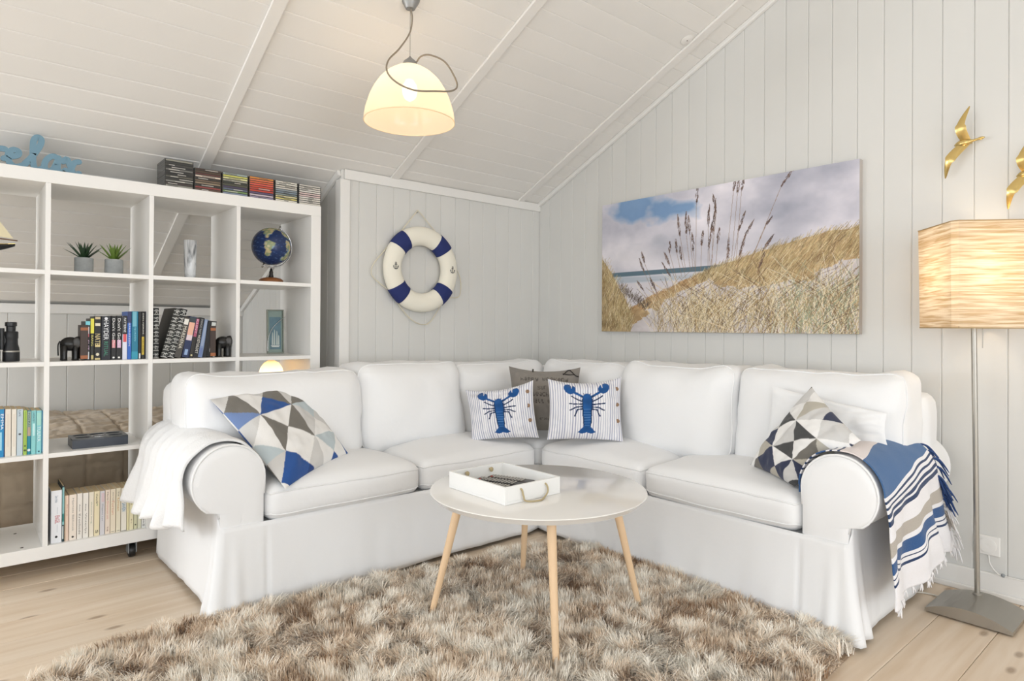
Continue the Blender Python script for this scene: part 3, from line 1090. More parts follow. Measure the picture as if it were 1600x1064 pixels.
lean_book('leaning dark paperback with a magenta upper spine', 690, 760, 246, 115, 715, .13, '#25231f', [('band', .52, .97, '#b05573', .15, .9), ('text', 'KLINT', .6, .95, '#e6c2cf', .5), ('dot', .06, '#dccf9d', .004)])
lean_book('leaning black paperback with stacked white title', 762, 846, 250, 115, 705, .13, '#181a1f', [('text', 'HOSTGILDET', .1, .56, '#ece7dc', .55), ('text', 'INDIGO NAT', .58, .96, '#b8b6b4', .4)])
lean_book('leaning grey blue paperback', 848, 925, 285, 110, 670, .13, '#7f94b8', [('band', .3, .98, '#98a6c0', .2, .7), ('band', .02, .25, '#6d7fae', .1, .8)])
lean_book('leaning slim black paperback without visible title', 928, 1000, 300, 80, 650, .13, '#101013', [])
lean_book('leaning black paperback with red and white lettering', 1004, 1112, 312, 65, 630, .13, '#131316', [('band', .86, .97, '#cfd3d0', .2, .9), ('band', .52, .84, '#b35656', .2, .85), ('text', 'BALDER', .54, .83, '#e9c6c2', .4), ('text', 'SANDHED', .14, .48, '#e9e9e6', .35)])

# elephant bookends
EBON = mat('black_carved_wood', '#191817', 0.3, bump=(40, .1))
EBROWN = mat('dark_brown_wood', '#3a2a22', 0.45, var=(30, .2), stretch=(1, 1, .2))
ETAN = mat('tan_wood_inlay', '#a4643d', 0.5)


def elephant(label, loc, flip, block_y):
    """elephant walking along y away from the books (flip=+1: head towards +y)"""
    t = thing('elephant_bookend', label, 'bookend', loc, 0, 'carved elephant bookends')
    f = flip
    g = G()
    g.ellipsoid((0, 0, .066), (.024, .034, .028), 18, 12)
    g.ellipsoid((0, f * .030, .075), (.019, .022, .022), 16, 10)
    for (lx, ly) in ((.013, -.02), (-.013, -.02), (.013, .018), (-.013, .018)):
        g.tube([(lx, f * ly, .06), (lx, f * ly, .03), (lx, f * ly, .008), (lx, f * ly, 0)], [.0125, .0108, .0105, .0115], 12)
    g.tube(catmull([(0, f * .046, .078), (0, f * .056, .064), (0, f * .060, .045), (0, f * .063, .025), (0, f * .066, .014)], 5), [.011 - .0075 * i / 20 for i in range(21)], 10)
    g.tube(catmull([(0, -f * .032, .078), (0, -f * .039, .06), (0, -f * .038, .02)], 5), .0025, 6)
    build('body', g, EBON, t, smooth=True, local=True)
    for sx in (1, -1):
        g = G().ellipsoid((sx * .022, f * .020, .070), (.004, .016, .021), 14, 8, rot=Matrix.Rotation(sx * f * -.25, 3, 'Z'))
        build('ear', g, mat('black_wood_worn', '#3a3836', .35), t, smooth=True, local=True)
    y0, y1 = block_y
    g = G().box((-.035, y0, .006), (.035, y1, .142))
    b_ = build('end_block', g, EBROWN, t, local=True, bevel=.002)
    build('inlay', G().box((-.0352, y0 + .001, .120), (.0357, y1 - .001, .132)).box((-.0352, y0 + .001, .006), (.0357, y1 - .001, .020)), ETAN, b_, local=True)
    return t


p = at_x(110, 560, -.075)
elephant('black carved elephant bookend facing the upright crime novels', (-.075, p.y - .002, Z_SH[2]), 1, (.030, .057))
p = at_x(348, 556, -.075)
elephant('black carved elephant bookend beside the leaning books, trunk hanging', (-.075, p.y, Z_SH[2]), 1, (-.064, -.040))

# ------------------------------------------------------------------ things on the bookcase
# compact disc cases in six stacks on top
CDS = [
    (['#2f302e', '#3c3b38', '#1d1d1d', '#6d6c68', '#232322', '#1a1a1a', '#55534a', '#2b2a26', '#77766f', '#3a2f2b', '#8d8b80'], 'black and grey', 12),
    (['#2c2421', '#3c2a22', '#4d3a2c', '#5a2f2a', '#d8c6b6', '#2d2926', '#6b5a49', '#8d7c66', '#1c1a1a', '#8a3b38', '#5e463a'], 'brown and black', 10),
    (['#cfdfe2', '#9fb0b0', '#c8c968', '#d9d9a0', '#9a9a8e', '#1e2b2a', '#454a3d', '#3b3657', '#53617a', '#6c8f58', '#7b8aa0'], 'green and yellow', 10),
    (['#c9912d', '#d98a3a', '#d9714a', '#d06039', '#d9564a', '#c9472f', '#b93a2f', '#c2392f', '#5a4a72', '#c9b9c4', '#8f86a0'], 'orange and red', 10),
    (['#d9d6cd', '#dfdbce', '#e0dcd0', '#d3cdbf', '#cfcbc2', '#8c969c', '#7d8c98', '#85928f', '#cfc69a', '#d8cc7d', '#e0dcd0'], 'white, grey and yellow', 10),
    (['#d9d4c9', '#cfcac0', '#d8d2c6', '#d9d4cc', '#e0dbd2', '#d9c3bd', '#d6bfba', '#dcd6cd', '#d9d4c9', '#d0cbc2', '#d8d3c8'], 'cream and pink', 10),
]
CASE = mat('clear_jewel_case', '#3d3d3c', 0.2)
edges_px = [256.5, 303, 346.5, 388.5, 429, 466, 502.5]
for k, (cols, word, n) in enumerate(CDS):
    zt = Z_SH[4]
    ya = at_x(edges_px[k], 300, -.004).y + .0015
    yb2 = at_x(edges_px[k + 1], 310, -.004).y - .0012
    th = .0098
    for i in range(n):
        jit = random.uniform(-.002, .0015)
        cc = cols[::-1][i % len(cols)]
        z = zt + i * th
        xf = -.006 + random.uniform(-.0015, .0015)
        ordn = ['lowest', 'second from the bottom', 'third from the bottom', 'fourth from the bottom', 'fifth from the bottom', 'sixth from the bottom']
        ordt = ['topmost', 'second from the top', 'third from the top', 'fourth from the top', 'fifth from the top', 'sixth from the top']
        lab = 'compact disc case, %s in the %s stack' % (ordn[i] if i < n / 2 else ordt[n - 1 - i], word)
        t = thing('cd_case', lab, 'cd case', (xf - .07, (ya + yb2) / 2, z), 0, 'cd cases in the %s stack' % word)
        w = (yb2 - ya) / 2 - .0008
        build('case', G().box((-.07, -w + jit * .3, 0), (.0693, w + jit * .3, th - .0004)), CASE, t, local=True)
        build('spine_card', G().box((.0693, -w + .004, .0016), (.0702, w - .004, th - .002)), flat(cc, .35), t, local=True)
        if random.random() < .55:
            a = random.uniform(-w * .8, 0)
            bb = a + random.uniform(.02, .055)
            dark = sum(int(cc[q:q + 2], 16) for q in (1, 3, 5)) > 380
            build('print', G().box((.0702, a, .0032), (.0704, bb, th - .0042)), flat('#4a4744' if dark else '#cfcac2'), t, local=True)

# blue cut-out word on top
SIGN = mat('light_blue_paint', '#7396a8', 0.6)
SIGNE = mat('raw_mdf_edge', '#b79a6d', 0.7)
sx0 = at_x(-16, 250, -.10).y
u = .00203      # metres per picture pixel on that shelf


def sg(pts_, n=7):
    return [(p_.x, p_.y) for p_ in catmull([(a * u, b * u, 0) for a, b in pts_], n)]


sign = thing('word_sign', 'light blue cut-out script word lying against the ceiling on the bookcase', 'sign', (-.10, sx0 + .14, Z_SH[4]))
org_s = Vector((-.095, sx0, Z_SH[4] + .014))
letters = {
    'letter_r': [[(-8, 2), (0, 20), (4, 30), (8, 26), (14, 30), (22, 30)], [(2, 28), (4, 0)]],
    'letter_e': [[(20, 12), (30, 17), (41, 22), (42, 29), (34, 31), (27, 22), (28, 8), (36, 0), (47, 3), (55, 10)]],
    'letter_l': [[(52, 8), (62, 22), (74, 44), (77, 58), (71, 62), (65, 54), (64, 30), (65, 8), (71, -1), (80, 4)]],
    'letter_a': [[(104, 26), (96, 30), (86, 22), (82, 8), (88, -1), (97, 6), (104, 26)], [(105, 28), (103, 8), (108, -1), (116, 6)]],
    'letter_x': [[(112, 22), (118, 28), (124, 14), (130, 0), (138, 3)], [(138, 26), (130, 22), (122, 4), (112, 0)]],
}
for nm, strokes in letters.items():
    g = G()
    for st in strokes:
        g.ribbon(sg(st), .021, org_s, (0, 1, 0), (0, 0, 1), (-.008, 0, 0))
    build(nm, g, SIGN, sign)
g = G().ribbon([(-8 * u, -.007), (140 * u, -.007)], .013, org_s, (0, 1, 0), (0, 0, 1), (-.008, 0, 0))
build('base_line', g, SIGN, sign)
build('full_stop', G().prism([(142 * u + .006 * math.cos(a * PI / 6), -.006 + .006 * math.sin(a * PI / 6)) for a in range(12)], org_s, (0, 1, 0), (0, 0, 1), (-.008, 0, 0)), SIGN, sign)

# model sailing boat, only its stern reaches into view
p = at_x(0, 395, -.12)
BOATH = mat('boat_hull_black', '#15161a', .3)
t = thing('model_boat', 'model sailing boat with cream sails on a wooden stand', 'model boat', (-.12, p.y - .085, Z_SH[3]))
zk = .075
g = G()
secs = []
for i in range(13):
    s_ = -1 + 2 * i / 12
    w = .026 * (1 - abs(s_) ** 2.4) + .0015
    if s_ > .8:
        w = max(w, .010)
    zt = zk + .016 + .010 * s_ * s_
    secs.append([Vector((w * math.cos(a), s_ * .13, zt - (.030 * (1 - .75 * s_ * s_)) * math.sin(a))) for a in [PI * j / 8 for j in range(9)]])
g.grid(secs)
hull = build('hull', g, BOATH, t, smooth=True, local=True, solid=.002)
g = G()
for r_ in (0, 8):
    g.tube([sc[r_] + Vector((0, 0, .0015)) for sc in secs], .0016, 6)
build('gunwale', g, BRASS, hull, local=True)
build('deck', G().add([sc[0] for sc in secs] + [sc[8] for sc in secs], [(i, i + 1, i + 14, i + 13) for i in range(12)]), mat('boat_deck', '#caa870', .5), t, local=True)
g = G()
keel = [(-.08, zk - .012), (-.05, zk - .042), (.03, zk - .042), (.08, zk - .008)]
build('keel', G().prism(keel[::-1], (-.003, 0, 0), (0, 1, 0), (0, 0, 1), (.006, 0, 0)), mat('boat_keel_gold', '#c9a14f', .4), t, local=True)
build('mast', G().cyl((0, -.01, zk + .01), (0, -.01, .325), .0025, .0015, 8), PINE, t, local=True)
build('boom', G().cyl((0, -.01, zk + .050), (0, .138, zk + .040), .0022, .002, 8), mat('boom_brown', '#6b4a2c', .5), t, local=True)
SAIL = mat('sail_cloth', '#eadfbc', .9)
build('sail', G().prism([(-.006, .058 + zk), (.125, .047 + zk), (-.006, .245 + zk)], (0, 0, 0), (0, 1, 0), (0, 0, 1), (.001, 0, 0)), SAIL, t, local=True)
build('sail', G().prism([(-.122, .040 + zk), (-.018, .046 + zk), (-.016, .225 + zk)], (0, 0, 0), (0, 1, 0), (0, 0, 1), (.001, 0, 0)), SAIL, t, local=True)
g = G().box((-.022, -.06, 0), (.022, .06, .008))
g.box((-.012, -.045, .008), (.012, -.037, .052)).box((-.012, .037, .008), (.012, .045, .052))
build('stand', g, EBROWN, t, local=True)

# binoculars standing on end
p = at_x(2, 560, -.11)
t = thing('binoculars', 'black binoculars standing upright on the bookcase shelf', 'binoculars', (-.11, p.y, Z_SH[2]), math.radians(8))
RUB = mat('black_rubber', '#17181a', .45, bump=(200, .2))
for sy in (-1, 1):
    g = G().lathe([(.0, 0), (.026, 0), (.027, .004), (.027, .035), (.025, .052), (.021, .066), (.0205, .086), (.022, .090), (.022, .112), (.019, .116)], (0, sy * .030, 0), 24)
    b_ = build('barrel', g, RUB, t, smooth=True, local=True, sharp=40)
    build('eyepiece', G().lathe([(.015, .116), (.0155, .134), (.019, .137), (.019, .150), (.016, .152), (.0, .150)], (0, sy * .0285, 0), 24), BLACK, b_, smooth=True, local=True, sharp=40)
    build('ring', G().lathe([(.0274, .036), (.0276, .0365), (.0276, .0395), (.0262, .042)], (0, sy * .030, 0), 24, caps=False), STEEL, b_, smooth=True, local=True)
build('hinge', G().cyl((0.006, 0, .045), (0.006, 0, .128), .008, .008, 16).box((-.002, -.02, .07), (.008, .02, .10)), BLACK, t, smooth=True, sharp=35, local=True)

# two small aloes in concrete pots
CONC = mat('grey_concrete', '#a3a6a6', .85, var=(40, .10), bump=(90, .25))
SOIL = mat('dark_soil', '#3a3128', .95)


def aloe(label, px, X, col, tint, n, seed, spread):
    rr_ = random.Random(seed)
    p = at_x(px, 424, X)
    t = thing('potted_aloe', label, 'plant', (X, p.y, Z_SH[3]), 0, None)
    g = G().lathe([(.0, 0), (.033, 0), (.034, .002), (.034, .066), (.033, .068), (.028, .068), (.028, .058), (0, .058)], (0, 0, 0), 28)
    build('pot', g, CONC, t, smooth=True, sharp=40, local=True)
    build('soil', G().lathe([(.0275, .055), (.0275, .060), (0, .062)], (0, 0, 0), 20, caps=False), SOIL, t, local=True)
    m = mat('aloe_' + col.lstrip('#'), col, .4, var=(60, .15))
    for i in range(n):
        a = i * 2.399
        k = (i + .5) / n
        L_ = .060 + .026 * (1 - abs(k - .5)) * rr_.uniform(.85, 1.15)
        tilt = spread * k ** .7
        d = Vector((math.cos(a) * math.sin(tilt), math.sin(a) * math.sin(tilt), math.cos(tilt)))
        sd = Vector((-math.sin(a), math.cos(a), 0))
        nn = d.cross(sd)
        rows_ = []
        for q in range(7):
            f_ = q / 6
            c = Vector((0, 0, .060)) + d * L_ * f_ + Vector((math.cos(a), math.sin(a), 0)) * (.012 * f_ * f_) + nn * 0
            w = .0098 * (1 - f_) ** .7 * (1 - .25 * (1 - f_)) + .0003
            rows_.append([c - sd * w + nn * w * -.35, c - nn * w * .25, c + sd * w - nn * w * .35, c + nn * w * .30, c - sd * w - nn * w * .35])
        build('leaf', G().grid(rows_), m, t, smooth=True, local=True)
    return t


aloe('dark green potted aloe in a grey concrete pot', 131, -.16, '#2f4a2f', 0, 18, 3, 1.05)
aloe('lighter yellow green potted aloe in a grey concrete pot', 178, -.15, '#6e8a3a', 0, 18, 8, .95)

# marbled vase
p = at_x(297, 430, -.2)
t = bpy.data.materials.new('marbled_glaze')
t.use_nodes = True
nt = t.node_tree
nz = nt.nodes.new('ShaderNodeTexNoise')
nz.inputs['Scale'].default_value = 9
nz.inputs['Detail'].default_value = 6
nz.inputs['Distortion'].default_value = 1.6
tcn = nt.nodes.new('ShaderNodeTexCoord')
mpn = nt.nodes.new('ShaderNodeMapping')
mpn.inputs['Scale'].default_value = (1.6, 1.6, .6)
nt.links.new(tcn.outputs['Object'], mpn.inputs[0])
nt.links.new(mpn.outputs[0], nz.inputs['Vector'])
crn = nt.nodes.new('ShaderNodeValToRGB')
crn.color_ramp.elements[0].position, crn.color_ramp.elements[0].color = .36, (*lin('#76797d'), 1)
crn.color_ramp.elements[1].position, crn.color_ramp.elements[1].color = .52, (*lin('#eceef0'), 1)
nt.links.new(nz.outputs['Fac'], crn.inputs[0])
nt.links.new(crn.outputs[0], nt.nodes['Principled BSDF'].inputs['Base Color'])
nt.nodes['Principled BSDF'].inputs['Roughness'].default_value = .15
g = G().lathe([(0, 0), (.0215, 0), (.0225, .003), (.026, .10), (.0275, .182), (.0265, .184), (.0245, .182), (.023, .10), (.019, .02), (0, .02)], (-.2, p.y, Z_SH[3]), 14)
tag(build('vase', g, t, None, smooth=True, sharp=35), 'slim white vase with grey marbled glaze', 'vase')

# globe
p = at_x(424, 386, -.18)
GC = Vector((-.18, p.y, 1.362))
GR = .093
t = thing('desk_globe', 'dark blue desk globe on a round wooden foot', 'globe', (GC.x, GC.y, Z_SH[3]))
n, k = 96, 64
ax = Vector((0, .42, 1)).normalized()      # tilted axis, north towards the right
Q = Vector((0, 0, 1)).rotation_difference(ax).to_matrix()
g = G()
g.ellipsoid(GC, (GR, GR, GR), n, k, rot=Q)
colv = []
view = Q.inverted() @ (CAM - GC).normalized()
lon0 = math.atan2(view.y, view.x)
BL = [(-.75, .75, .42, .33), (-.55, .50, .22, .25), (-.30, 1.05, .35, .15), (-.42, .22, .12, .12), (-.12, -.20, .26, .30), (-.06, -.55, .14, .32), (.95, .25, .33, .38), (1.10, -.25, .25, .35), (1.0, .85, .45, .22), (-.2, 1.25, .25, .12)]
for i in range(k + 1):
    lat = -PI / 2 + PI * i / k
    for j in range(n):
        lon = 2 * PI * j / n
        dl = (lon - lon0 + PI) % (2 * PI) - PI
        P_ = Vector((math.cos(lat) * math.cos(lon), math.cos(lat) * math.sin(lon), math.sin(lat)))
        nv = noise.fractal(P_ * 3.2, 1.0, 2.0, 5)
        land = max(1 - (((dl - a) * math.cos(lat) / sx_) ** 2 + ((lat - bb) / sy_) ** 2) for a, bb, sx_, sy_ in BL) + nv * .9
        if land > .28:
            c = lin('#c7b88a') if noise.noise(P_ * 7) > 0 else lin('#8f9c74')
        elif land > .18:
            c = lin('#7fa0b8')
        else:
            c = lin('#1c3260') if abs(math.sin(lat * 14 + noise.noise(P_ * 5))) > .12 else lin('#3f5a8c')
        colv.append(c)
build('ball', g, mat('globe_print', attr=True, rough=.25), t, smooth=True, col=np.array(colv))
arc = []
for i in range(27):
    a = math.radians(-90 + 180 * i / 26)
    arc.append(GC + Q @ Vector((0, math.cos(a), math.sin(a))) * (GR + .010))
build('meridian', G().tube(arc, .0032, 8), CHROME, t, smooth=True)
for s_ in (1, -1):
    build('axis_pin', G().cyl(GC + ax * GR * s_, GC + ax * (GR + .022) * s_, .003, .0045, 10), STEEL, t, smooth=True)
build('pillar', G().lathe([(.013, .030), (.011, .04), (.009, .05), (.010, .06), (.007, .064), (.004, .078)], (GC.x, GC.y, Z_SH[3]), 20), mat('globe_black', '#1f1a18', .35), t, smooth=True)
build('foot', G().lathe([(0, 0), (.056, 0), (.058, .005), (.057, .018), (.048, .026), (.030, .031), (.012, .033), (0, .033)], (GC.x, GC.y, Z_SH[3]), 36), mat('globe_wood', '#8a552c', .4, var=(30, .15)), t, smooth=True, sharp=50)

# framed print of sailing ships, turned slightly
p0, p1 = at_x(416, 551, -.285), at_x(441, 551, -.305)
W_ = .084
H_ = .228
t = thing('picture_frame', 'narrow framed print of white sailing ships leaning in the bookcase', 'picture frame', ((p0.x + p1.x) / 2, (p0.y + p1.y) / 2 + .006, Z_SH[2]), math.radians(-8))
t.rotation_euler = (0, math.radians(-4), math.radians(-8))
FR = mat('grey_metal_frame', '#6f7267', .35, .6)
g = G()
for a, bb in (((-W_ / 2, 0), (-W_ / 2 + .006, H_)), ((W_ / 2 - .006, 0), (W_ / 2, H_)), ((-W_ / 2 + .006, 0), (W_ / 2 - .006, .006)), ((-W_ / 2 + .006, H_ - .006), (W_ / 2 - .006, H_))):
    g.box((-.010, a[0], a[1]), (.006, bb[0], bb[1]))
build('frame', g, FR, t, local=True)
build('mount', G().box((-.009, -W_ / 2 + .006, .006), (-.004, W_ / 2 - .006, H_ - .006)), flat('#8fa39b'), t, local=True)
pr = build('print', G().box((-.004, -W_ / 2 + .014, .022), (-.0035, W_ / 2 - .014, H_ - .038)), mat('sea_print', '#5c7f8c', .4, var=(25, .2)), t, local=True)
g = G()
for yy, h1 in ((-.014, .105), (-.004, .120), (.008, .112), (.017, .09)):
    g.prism([(yy - .004, .045), (yy + .004, .045), (yy + .003, h1), (yy - .001, h1 + .008)], (-.0034, 0, 0), (0, 1, 0), (0, 0, 1), (.0003, 0, 0))
build('sails', g, flat('#c9d2cc'), pr, local=True, kind='stuff')
build('hull', G().prism([(-.022, .043), (-.016, .034), (.018, .034), (.024, .042)], (-.0034, 0, 0), (0, 1, 0), (0, 0, 1), (.0003, 0, 0)), flat('#e3e6e1'), pr, local=True)
build('curved_wire', G().tube(catmull([(.008, -W_ / 2 + .002, .01), (.010, -W_ / 2 + .004, .07), (.010, -.02, .125), (.010, .015, .165), (.008, W_ / 2 + .006, .19)], 8), .0014, 6), CHROME, t, smooth=True, local=True)
build('back_stand', G().hexa([(-.010, -.02, .02), (-.012, -.02, .02), (-.012, .02, .02), (-.010, .02, .02), (-.010, -.02, .15), (-.012, -.02, .15), (-.012, .02, .15), (-.010, .02, .15)]), BLACK, t, local=True)

# small glowing table lamp in the third row
p = at_x(424, 572, -.25)
SHADE_S = bpy.data.materials.new('opal_glass_lit')
SHADE_S.use_nodes = True
nt = SHADE_S.node_tree
nt.nodes.remove(nt.nodes['Principled BSDF'])
trn = nt.nodes.new('ShaderNodeBsdfTranslucent'); trn.inputs[0].default_value = (*lin('#fff0d8'), 1)
dif = nt.nodes.new('ShaderNodeBsdfDiffuse'); dif.inputs[0].default_value = (*lin('#f6e6c9'), 1)
mxs = nt.nodes.new('ShaderNodeMixShader'); mxs.inputs[0].default_value = .35
nt.links.new(trn.outputs[0], mxs.inputs[1]); nt.links.new(dif.outputs[0], mxs.inputs[2])
nt.links.new(mxs.outputs[0], nt.nodes['Material Output'].inputs[0])
t = thing('table_lamp', 'small lit mushroom table lamp under the ship picture', 'lamp', (-.25, p.y, Z_SH[1]))
zl = Z_SH[1]
build('foot', G().lathe([(0, 0), (.045, 0), (.045, .006), (.014, .012), (.008, .03), (.008, .23), (.0, .235)], (-.25, p.y, zl), 24), STEEL, t, smooth=True, sharp=40)
build('shade', G().lathe([(.062, .232), (.060, .255), (.052, .283), (.036, .308), (.014, .321), (.0, .323)], (-.25, p.y, zl), 32, caps=False), SHADE_S, t, smooth=True)
build('finial', G().lathe([(.007, .322), (.008, .326), (.004, .331), (0, .332)], (-.25, p.y, zl), 12), STEEL, t, smooth=True)
build('bulb', G().ellipsoid((-.25, p.y, zl + .268), (.014, .014, .018), 12, 8), mat('bulb_glass', '#fff1d6', .3), t, smooth=True)


def bulb_light(name, loc, watts, col, r, parent):
    l = bpy.data.lights.new(name, 'POINT')
    l.energy, l.color, l.shadow_soft_size = watts, col, r
    o = bpy.data.objects.new(name, l)
    COL.objects.link(o)
    o.parent = parent
    o.location = Vector(loc) - ORG[parent.name]


def lit_bulb(name, col, strength):
    m = bpy.data.materials.new(name)
    m.use_nodes = True
    b_ = m.node_tree.nodes['Principled BSDF']
    b_.inputs['Emission Color'].default_value = (*col, 1)
    b_.inputs['Emission Strength'].default_value = strength
    return m


bulb_light('bulb_light', (-.25, p.y, zl + .245), .7, (1, .76, .48), .015, t)

# dark storage box with oval openings in its lid
p0, p1, p2, p3 = at_x(113, 702, -.045), at_x(200, 695, -.045), at_z(104, 681, .512), at_z(185, 673, .512)
zq = Z_SH[1]
bx0, by0, by1 = -.045, p0.y, p1.y
HB = at_x(113, 687, -.045).z - zq
DB = .135
SLATE = mat('slate_grey_lacquer', '#3d424c', .35)
t = thing('storage_box', 'dark grey box with oval openings in its lid on the shelf', 'box', (bx0 - DB / 2, (by0 + by1) / 2, zq))
wv = (by1 - by0) / 2
g = G().box((-DB / 2, -wv, 0), (DB / 2, wv, .004))
g.box((DB / 2 - .005, -wv, .004), (DB / 2, wv, HB - .006)).box((-DB / 2, -wv, .004), (-DB / 2 + .005, wv, HB - .006))
g.box((-DB / 2 + .005, -wv, .004), (DB / 2 - .005, -wv + .005, HB - .006)).box((-DB / 2 + .005, wv - .005, .004), (DB / 2 - .005, wv, HB - .006))
build('box_body', g, SLATE, t, local=True)
cu = bpy.data.curves.new('lid', 'CURVE')
cu.dimensions = '2D'
cu.fill_mode = 'BOTH'


def poly2(pts_):
    sp = cu.splines.new('POLY')
    sp.points.add(len(pts_) - 1)
    for q, (a, bb) in zip(sp.points, pts_):
        q.co = (a, bb, 0, 1)
    sp.use_cyclic_u = True


poly2([(-DB / 2, -wv), (DB / 2, -wv), (DB / 2, wv), (-DB / 2, wv)])
holes = [(-.034, -wv * .60), (-.034, 0), (-.034, wv * .60), (.030, -wv * .60), (.030, 0), (.030, wv * .60)]
for (hx, hy) in holes:
    poly2([(hx + .022 * math.cos(a * PI / 12), hy + .026 * math.sin(a * PI / 12)) for a in range(24)])
cu.extrude = .003
tmp = bpy.data.objects.new('lid', cu)
COL.objects.link(tmp)
me = bpy.data.meshes.new_from_object(tmp.evaluated_get(bpy.context.evaluated_depsgraph_get()))
bpy.data.objects.remove(tmp, do_unlink=True)
lid = bpy.data.objects.new('lid', me)
me.materials.append(mat('lid_grey', '#55585b', .3))
COL.objects.link(lid)
lid.parent = t
lid.location = (0, 0, HB - .003)
for i, (hx, hy) in enumerate(holes):
    m_ = CHROME if i == 4 else BLACK
    build('cup', G().lathe([(.020, HB - .008), (.018, HB - .03), (.0, HB - .03)], (hx, hy, 0), 20, caps=False), m_, t, smooth=True, local=True)
build('rim', G().tube([(.030 + .023 * math.cos(a * PI / 12), .027 * math.sin(a * PI / 12), HB + .001) for a in range(24)], .0016, 6, closed=True), CHROME, t, smooth=True, local=True)

# ------------------------------------------------------------------ bed in the alcove
QUILT = mat('taupe_quilt', '#baa993', .85, bump=(45, .35), sheen=.2, var=(6, .05))
bed = thing('bed', 'alcove bed under a crumpled taupe quilt behind the bookcase', 'bed', (-.97, -1.1, 0))
bed_y0, bed_y1 = -2.2, YR - BD - .03
g = G().box((-1.44, bed_y0, .06), (-.56, bed_y1, .28))
for (a, bb) in ((-1.42, bed_y0 + .05), (-.63, bed_y0 + .05), (-1.42, bed_y1 - .1), (-.63, bed_y1 - .1)):
    g.box((a, bb, 0), (a + .05, bb + .05, .06))
build('bed_frame', g, mat('dark_bed_base', '#2a241f', .7), bed)
fm = rbox_fn((-1.0, (bed_y0 + bed_y1) / 2, .345), (.44, (bed_y1 - bed_y0) / 2, .075), .04)
build('mattress', cube_sheet(fm, 8), mat('mattress_ticking', '#d8d2c6', .9), bed, smooth=True)
NU, NV = 400, 120
pts = []
for i in range(NU + 1):
    y = bed_y0 + (bed_y1 - bed_y0) * i / NU
    rowp = []
    for j in range(NV + 1):
        s_ = j / NV * 1.32
        if s_ < .90:
            x, z = -1.452 + s_, .452
            dome = .028 * math.sin(min(1, s_ / .9) * PI)
            z += dome + (.055 * math.exp(-((y + 1.13) / .12) ** 2) + .05 * math.exp(-((y - .02) / .22) ** 2)) * math.exp(-((s_ - .22) / .24) ** 2)
            nx = Vector((0, 0, 1))
        else:
            e = s_ - .90
            x = -.552 + .03 * (1 - math.exp(-e / .03)) + .012 * math.sin(e * 5)
            z = .452 - max(0, e) * .93
            nx = Vector((1, 0, 0))
        q = Vector((x * 6, y * 6, z * 6))
        qq = Vector((x * 9, y * 3.2, z * 5))
        wv_ = .014 * noise.noise(q) + .016 * abs(noise.noise(qq * 1.6)) + .006 * noise.noise(q * 6)
        # stitched channels
        ch = min(abs(((y + .13) / .155) % 1 - .5), 1) * 2
        st = (1 - (1 - ch) / .16) if ch > .84 else 0
        ch2 = abs(((s_ - .08) / .16) % 1 - .5) * 2
        st2 = (1 - (1 - ch2) / .16) if ch2 > .84 else 0
        wv_ -= .012 * max(st, st2 * .8)
        rowp.append(Vector((x, y, z)) + nx * wv_ + Vector((0, .004 * noise.noise(q * 2), 0)))
    pts.append(rowp)
build('quilt', G().grid(pts), QUILT, bed, smooth=True, solid=.012)

# ------------------------------------------------------------------ cushions


def at_w(px, py, w):
    return CAM + ray(px, py) * w


def pillow_mesh(TL, TR, BR, BL, thick, n=60, nz=.004, seed=0, pinch=.05, sag=0.0, up=None, rim=True):
    """cushion between four corners; returns G and the (u,v,side) arrays"""
    TL, TR, BR, BL = map(Vector, (TL, TR, BR, BL))
    ctr = (TL + TR + BR + BL) / 4
    nrm = (TR - BL).cross(TL - BR).normalized()
    if nrm.dot(CAM - ctr) < 0:
        nrm = -nrm
    g = G()
    U, V, S = [], [], []
    ts = [math.sin((-1 + 2 * i / n) * PI / 2) * .5 + (-1 + 2 * i / n) * .5 for i in range(n + 1)]
    for side in (1, -1):
        base = len(g.v)
        for i, u in enumerate(ts):
            for j, v in enumerate(ts):
                uu = u * (1 - pinch * (1 - v * v) * abs(u) ** 2)
                vv = v * (1 - pinch * (1 - u * u) * abs(v) ** 2)
                a, b_ = (uu + 1) / 2, (vv + 1) / 2
                p = BL * (1 - a) * (1 - b_) + BR * a * (1 - b_) + TR * a * b_ + TL * (1 - a) * b_
                h = thick / 2 * (max(0, 1 - abs(u) ** 2.6) ** .62) * (max(0, 1 - abs(v) ** 2.6) ** .62)
                q = Vector((u * 2.2 + seed, v * 2.2, side * 2 + seed))
                e = noise.noise(q) * nz * 1.6 + noise.noise(q * 2.6) * nz
                edge = min(1, (1 - abs(u)) * 6) * min(1, (1 - abs(v)) * 6)
                p = p + nrm * (side * h + e * edge)
                if sag:
                    p = p - Vector((0, 0, 1)) * sag * max(0, v) ** 2 * (1 - u * u)
                g.v.append(tuple(p))
                U.append(u), V.append(v), S.append(side)
        m = n + 1
        for i in range(n):
            for j in range(n):
                q = [base + i * m + j, base + (i + 1) * m + j, base + (i + 1) * m + j + 1, base + i * m + j + 1]
                g.f.append(tuple(q if side > 0 else q[::-1]))
                g.m.append(0)
    return g, np.array(U), np.array(V), np.array(S), nrm


FAB = mat('printed_cushion_fabric', attr=True, rough=.9, bump=(350, .25), sheen=.15, spec=.2)
PAL = {'w': '#eceae7', 'l': '#cfcdca', 's': '#b9b3a6', 'g': '#77736c', 'd': '#4d4d4d', 'k': '#3b4056', 'b': '#2f5596', 'n': '#27447e', 'p': '#7288b4', 'c': '#bcc7cb'}


